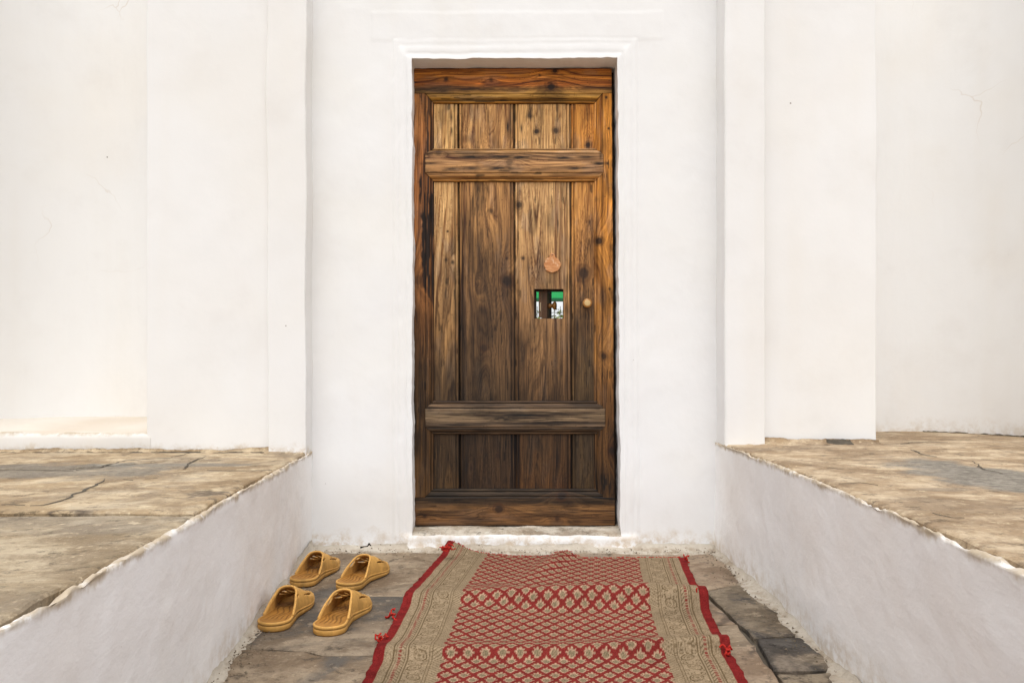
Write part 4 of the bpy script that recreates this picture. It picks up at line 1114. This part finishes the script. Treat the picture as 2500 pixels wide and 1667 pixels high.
# field motifs (paisley buds in staggered rows)
CW, RH = .0382, .0262
q = vm / RH
row = np.floor(q)
best = np.zeros(Xr.shape); corem = np.zeros(Xr.shape)
jw = .0006 * fbm(xm * 260, vm * 260, 650, 2)
for dr in (-1, 0, 1, 2):
    r_ = row + dr
    offx = (np.mod(r_, 2)) * .5
    a_ = (xm - BRD) / CW + offx
    a = (a_ - np.floor(a_) - .5) * CW + jw
    b = vm - (r_ + .25) * RH + jw * .8
    th = np.arctan2(b, a)
    a = a * (1 + .9 * np.clip((-b - .002) / .02, 0, 1)) + .22 * np.clip(-b - .006, 0, 1)
    dn = abs(a) / .0191 + abs(b) / RH
    el_ = np.sqrt((a / .0150) ** 2 + (b / .0190) ** 2)
    rr2 = (.55 * dn + .45 * el_) / .70
    jag = 1 + (.10 + .13 * (b > -.004)) * np.sin(9 * th + 1.2) * (rr2 > .6)
    body = rr2 < jag
    best = np.maximum(best, body * 1.0)
    rc = np.sqrt((a / .0066) ** 2 + ((b + .0012) / .0086) ** 2)
    corem = np.maximum(corem, np.where(rc < 1, np.where((rc > .42) & (rc < .62), .5, 1.0), 0))
fieldm = (xm > BRD) & (xm < Wd - BRD)
C = np.where((fieldm & (best > 0))[..., None], BEI * (1 + .12 * wv_[..., None]), C)
C = np.where((fieldm & (corem > 0))[..., None], BEI * (1 - corem[..., None]) + CORE * corem[..., None], C)
# borders, measured from the field outward
dl = np.where(xm < .5 * Wd, BRD - xm, xm - (Wd - BRD))
bor = dl >= 0
bw = BRD - EDG
spk = vn(xm * 700, vm * 700, 660)
B = np.zeros_like(C) + BEI2 * (1 + .10 * wv_[..., None])
def paint(mask, colr, k=1.0):
    global B
    m_ = (mask * k)[..., None]
    B = B * (1 - m_) + colr * m_
paint((dl < .020) & (np.mod(vm * 95 + dl * 80, 1) < .34), BRN, .75)
for q0 in (.0215, .0275, .0745, .081, .107): paint(abs(dl - q0) < .0011, BRN, .85)
paint((dl > .0225) & (dl < .0265) & (np.mod(vm * 150, 1) < .4), BRN, .6)
# curling paisley drops in the middle of the border
PC = .056
pv = vm / PC; pr_ = np.floor(pv)
b = (pv - pr_ - .5) * PC; a = dl - .051
sgn = np.where(np.mod(pr_, 2) < 1, 1, -1)
a2 = a * sgn
ca, sa = math.cos(.6), math.sin(.6)
ar, br = a2 * ca - b * sa, a2 * sa + b * ca
d1 = np.sqrt((ar / .0125) ** 2 + (br / .0165) ** 2) * (1 + .20 * np.sin(np.arctan2(br, ar) + .8)) + .05 * wv_
paint((abs(d1 - 1) < .10), BRN, .85)
paint((abs(d1 - .62) < .09) & (spk > .35), BRN, .7)
paint((d1 < .30), BRN, .6)
for (ox, oy, rad) in ((.014, .020, .0052), (-.014, .019, .0045), (.016, -.020, .0042), (-.015, -.018, .005)):
    paint(abs(np.hypot(a - ox * sgn, b - oy) - rad) < .0011, BRN, .8)
paint((abs(np.hypot(a2 - .004, b - .024) - .008) < .0011) & (b > .018), BRN, .75)
paint((dl > .082) & (dl < .0895) & (np.mod(vm * 70 - dl * 110, 1) < .36), BRN, .8)
paint((dl > .0905) & (dl < .0965) & (np.mod(vm * 105, 1) < .55), RED, .95)
paint((dl > .0985) & (spk > .66), BRN, .55)
paint((abs(dl - .1015) < .0009), BRN, .7)
C = np.where(bor[..., None], B, C)
edge = dl > bw
C = np.where(edge[..., None], lin((116, 22, 20)) * (1 + .25 * wv_[..., None]), C)
C = np.clip(C * (1 + .10 * (vn(xm * 900, vm * 260, 670) - .5)[..., None]), .003, 1)
soil = smooth(.1, .9, fbm(Xr * 3, Yr * 3, 680, 5))
C = C * (1 - .24 * soil[..., None])
C = C * .86 + C.mean(-1, keepdims=True) * .12
P = np.stack([Xr, Yr, Zr], -1)
nr, nc = Ug.shape
Vt = P.reshape(-1, 3)
idx = np.arange(nr * nc).reshape(nr, nc)
loop = np.concatenate([idx[0, :], idx[1:, -1], idx[-1, -2::-1], idx[-2:0:-1, 0]])
bk = Vt[loop].copy(); bk[:, 2] -= .0045
nb = len(Vt); k = len(loop); j = np.arange(k); j2 = (j + 1) % k
iF = grid_faces(nr, nc)
sk = np.stack([loop[j2], loop[j], nb + j, nb + j2], 1)
kidR_(mesh_from("woven_cloth", np.concatenate([Vt, bk]), np.concatenate([iF, sk]), M['rug'], None, np.concatenate([C.reshape(-1, 3), C.reshape(-1, 3)[loop] * .9])))
def yarn(px, py, direction, n, ln, z=.012, sd=0):
    rg = np.random.default_rng(sd); base = gp(px, py, z); parts = []
    for i in range(n):
        a = direction + rg.normal() * .7
        pts = [base + rg.normal(size=3) * .003]
        for k in range(7):
            a += rg.normal() * .9
            pts.append(pts[-1] + np.array([math.cos(a), math.sin(a), 0]) * ln / 9 + np.array([0, 0, rg.normal() * .0035]))
        pts = np.array(pts); pts[:, 2] = np.clip(pts[:, 2], .003, None)
        parts.append(tube(pts, .0022, 5))
    v, f = join_vf(parts); return kidR_(mesh_from("yarn_tuft", v, f, M['yarn']))
yarn(1094, 1338, 2.6, 14, .045, .045, 1); yarn(962, 1500, 3.1, 4, .04, .012, 2); yarn(928, 1558, 3.1, 7, .026, .012, 3); yarn(1710, 1456, .2, 4, .022, .03, 4); yarn(1776, 1584, .2, 6, .026, .02, 5); yarn(1674, 1366, .8, 5, .02, .012, 6)
rgx = np.random.default_rng(9); parts = []
for u in np.linspace(.02, .98, 120):      # short fringe of loose warp ends along the far edge
    i = int(u * (nc - 1)); p = P[-1, i]
    l_ = rgx.uniform(.003, .012)
    parts.append(tube([p - [0, .003, .001], p + [rgx.normal() * .003, l_ * .6, .001], p + [rgx.normal() * .005, l_, rgx.uniform(-.003, .002)]], .0011, 4))
v, f = join_vf(parts); kidR_(mesh_from("end_fringe", v, f, M['yarn']))

# ------------------------------------------------------------------ slippers
LS = .280
def hw(t):
    w = np.interp(t, [0, .12, .28, .42, .56, .70, .80, 1.0], [.0400, .0415, .0375, .0345, .0410, .0485, .0485, .043])
    w = w * np.where(t < .16, np.sqrt(np.clip(1 - ((.16 - t) / .16) ** 2.4, 0, 1)), 1)
    w = w * np.where(t > .76, np.sqrt(np.clip(1 - ((t - .76) / .24) ** 2.2, 0, 1)), 1)
    return w
def cen_(t): return .010 * np.sin((t - .15) * 2.4) * smooth(.1, .9, t) - .004 * smooth(.8, 1, t)     # the sole curves inward (right foot)
def thin(t): return 1 - .42 * smooth(.30, .85, t)
def spring(t): return .012 * smooth(.72, 1.0, t) ** 1.3
RUB = lin((192, 146, 78)); RUBD = lin((158, 110, 48)); GRM = lin((74, 44, 16))
def build_slipper(mirror, label, seed, heel, toe):
    h3 = np.array(heel); ang = math.atan2(toe[1] - heel[1], toe[0] - heel[0]) - math.pi / 2
    root = empty("slipper", (heel[0], heel[1], .001), label, "slipper", "mustard rubber slippers by the bench")
    root.rotation_euler = (0, 0, ang)
    sx = -1 if mirror else 1
    n = 150
    ph = np.linspace(0, 2 * math.pi, n, endpoint=False)
    tt = .5 - .5 * np.cos(ph)                                # heel -> toe -> heel
    sd = np.sign(np.sin(ph)); sd[0] = 0; sd[n // 2] = 0
    ox = cen_(tt) + sd * hw(tt); oy = tt * LS
    ctr = np.stack([cen_(tt), np.clip(oy, .03, LS - .035)], 1)
    def ring(ins, z, k=0):
        d_ = np.stack([ox, oy], 1) - ctr
        L_ = np.linalg.norm(d_, axis=1, keepdims=True) + 1e-9
        p = ctr + d_ * np.clip(1 - ins / L_, 0.0, None)
        tq = np.clip(p[:, 1] / LS, 0, 1); return np.c_[p[:, 0] * sx, p[:, 1], .80 * z * thin(tq) + spring(tq)]
    layers = [ring(.008, 0), ring(.003, .001), ring(.0005, .005), ring(0, .014), ring(.0005, .0185), ring(.0028, .0200), ring(.0005, .0215), ring(-.0003, .026), ring(.0008, .0295), ring(.0032, .0305), ring(.0052, .0300), ring(.0066, .0288)]
    cl = [RUBD * .8, RUBD * .9, RUB * .92, RUB, RUB * .9, RUBD * .55, RUB * .9, RUB, RUB * 1.03, RUB * 1.0, RUBD, RUBD * .85]
    for q in np.linspace(.06, 1, 30):
        d_ = layers[11][:, :2] - np.c_[ctr[:, 0] * sx, ctr[:, 1]]
        p = np.c_[ctr[:, 0] * sx, ctr[:, 1]] + d_ * (1 - q)
        u = p[:, 0] * sx; w = p[:, 1]
        t = np.clip(w / LS, 0, 1)
        z = .80 * (.0282 - .002 * np.sin(np.clip(t, 0, 1) * math.pi)) * thin(t) + spring(t)
        # moulded wavy grooves of the footbed
        gl = np.zeros(n)
        for c0 in (-.026, -.014, -.002, .010, .022):
            cc = c0 + .010 * np.sin(w * 46 + c0 * 40) * smooth(.04, .1, w)
            gl = np.maximum(gl, np.exp(-((u - cc) / .0017) ** 2) * smooth(.028, .05, w) * (1 - smooth(.19, .23, w)))
        for w0 in (.150, .185):
            gl = np.maximum(gl, np.exp(-((w - w0 - 6 * (u - .01) ** 2 * 8) / .0014) ** 2) * (abs(u) < .035))
        z = z - .0018 * gl
        layers.append(np.c_[p, z])
        cl.append((RUBD * .98)[None] * (1 - .75 * gl[:, None]) + GRM[None] * .75 * gl[:, None])
    P = np.stack(layers)
    C = np.stack([np.broadcast_to(c_, (n, 3)) for c_ in cl]).copy()
    C = C * (1 + .16 * fbm(P[..., 0] * 60, P[..., 1] * 60, seed, 4))[..., None]
    dirt = smooth(.1, .8, fbm(P[..., 0] * 25, P[..., 1] * 25 + 9, seed + 4, 4))
    C = C * (1 - .22 * dirt[..., None])
    fl = not mirror
    Fc = grid_faces(len(layers), n, wrap=True)
    if fl: Fc = Fc[:, ::-1]
    o = mesh_from("sole", P.reshape(-1, 3), Fc, M['rubber'], root, C.reshape(-1, 3))
    bm = bmesh.new(); bm.from_mesh(o.data); bmesh.ops.recalc_face_normals(bm, faces=bm.faces); bm.to_mesh(o.data); bm.free()
    # upper
    ns, nt = 120, 130
    s = np.linspace(0, 1, ns); tt2 = np.linspace(0, 1, nt)
    S, T = np.meshgrid(s, tt2)
    arch = np.sin(math.pi * S)
    t0 = .20 + .34 * arch ** .85
    t = t0 + (.992 - t0) * T
    H = np.interp(t, [.2, .36, .50, .62, .75, .86, .94, 1.0], [.054, .059, .060, .054, .039, .022, .011, .003])
    W = np.maximum(hw(t) - .0012, .002)
    lat = -np.cos(math.pi * S)
    lat = np.sign(lat) * np.abs(lat) ** .92
    X = cen_(t) + lat * W * (1 + .05 * arch)
    Zu = .019 * thin(t) + spring(t) + H * np.clip(arch, 0, 1) ** .78
    # ridge along each strap
    band = np.sin((S * 1.0 + .22 * (t - .5) * np.sign(.5 - S)) * 44)
    Pu = np.stack([X * sx, t * LS, Zu + .0008 * band * smooth(.55, .62, t) * (1 - smooth(.9, .97, t))], -1)
    keep = np.ones((nt - 1, ns - 1), bool)
    Sm = .25 * (S[:-1, :-1] + S[1:, :-1] + S[:-1, 1:] + S[1:, 1:]); tm = .25 * (t[:-1, :-1] + t[1:, :-1] + t[:-1, 1:] + t[1:, 1:])
    slits = [((.17, .60), (.27, .92), .022), ((.29, .66), (.37, .93), .022), ((.395, .69), (.435, .93), .018), ((.82, .66 if mirror else .58), (.73, .92), .022), ((.71, .66), (.63, .93), .022), ((.605, .69), (.565, .93), .018)]
    slits += [((.17, .42), (.20, .48), .020)] if mirror else [((.14, .40), (.20, .50), .046), ((.27, .50), (.32, .60), .040)]
    for (s1, t1), (s2, t2), w_ in slits:
        k_ = np.clip(((Sm - s1) * (s2 - s1) + (tm - t1) * (t2 - t1)) / ((s2 - s1) ** 2 + (t2 - t1) ** 2), 0, 1)
        dist = np.hypot(Sm - (s1 + k_ * (s2 - s1)), (tm - (t1 + k_ * (t2 - t1))) * .8)
        keep &= dist > w_ * (.35 + .65 * np.sin(math.pi * np.clip(k_, .05, .95)))
    Cu = (RUB * .98)[None, None] * (1 + .14 * fbm(X * 50, t * 14, seed + 11, 4))[..., None]
    Cu = Cu * (1 - .25 * smooth(.2, .9, fbm(X * 22, t * 7, seed + 14, 4))[..., None])
    Fc = grid_faces(nt, ns, keep)
    if mirror: Fc = Fc[:, ::-1]
    used = np.unique(Fc); mp = -np.ones(nt * ns, int); mp[used] = np.arange(len(used))
    up = mesh_from("upper", Pu.reshape(-1, 3)[used], mp[Fc], M['rubber'], root, Cu.reshape(-1, 3)[used])
    md = up.modifiers.new("thick", 'SOLIDIFY'); md.thickness = .0042; md.offset = -1
    ms = up.modifiers.new("round", 'SMOOTH'); ms.factor = .5; ms.iterations = 3
    v, f = tube(Pu[0, 2:-2], .0030, 8)
    cc = np.broadcast_to(RUB * 1.05, (len(v), 3))
    mesh_from("opening_rim", v, f, M['rubber'], root, cc)
    return root
build_slipper(True, "mustard rubber slipper against the bench, in the pair farther from the door", 940, (-.590, 1.887), (-.572, 2.15))
build_slipper(False, "mustard rubber slipper beside the rug, in the pair farther from the door", 950, (-.4455, 1.856), (-.428, 2.12))
build_slipper(True, "mustard rubber slipper against the bench, in the pair closer to the door", 960, (-.630, 2.292), (-.585, 2.57))
build_slipper(False, "mustard rubber slipper beside the rug, in the pair closer to the door", 970, (-.4835, 2.25), (-.437, 2.51))

# ------------------------------------------------------------------ a dry twig fallen in the corner
p0 = gp(880, 1336, .02); p1 = gp(897, 1333, .022); p2 = gp(901, 1327, .035); p3 = gp(906, 1332, .028)
v, f = tube([p0, p0 * .5 + p1 * .5 + [0, 0, .001], p1, p2, p3], [.0042, .0018, .002, .0035, .0015], 6)
tag(mesh_from("dry_twig", v, f, M['twig']), "small black dry twig lying at the foot of the white wall", "twig")

# ------------------------------------------------------------------ grit swept into the corners of the paving
rg = np.random.default_rng(77)
Vg, Fg = [], []
def grain(x, y, z, r):
    k = len(Vg)
    for p in ((1, 0, 0), (0, 1, 0), (-1, 0, 0), (0, -1, 0), (0, 0, .8), (0, 0, -.6)):
        Vg.append(np.array([x, y, z + r * .4]) + r * (np.array(p) + rg.normal(size=3) * .22))
    for a, b in ((0, 1), (1, 2), (2, 3), (3, 0)):
        Fg.append([k + a, k + b, k + 4]); Fg.append([k + b, k + a, k + 5])
for i in range(900):
    e = rg.choice(3, p=[.42, .30, .28]); off = abs(rg.normal()) * .035 + .012
    if e == 0: y = rg.uniform(1.2, D - .05); x = lb(y) + off
    elif e == 1: y = rg.uniform(1.2, D - .05); x = float(rb_(y)) - off - .01
    else: x = rg.uniform(-.70, .72); y = D - .03 - off
    grain(x, y, .004 + .018 * math.exp(-off / .015), rg.uniform(.0008, .0030) * (1.6 if rg.random() < .08 else 1))
g = mesh_from("grit", np.array(Vg), Fg, flat("dark_grit", (0.16, 0.125, 0.085), .9, .7, 300, .2), floor, shade=False)
g['kind'] = 'stuff'
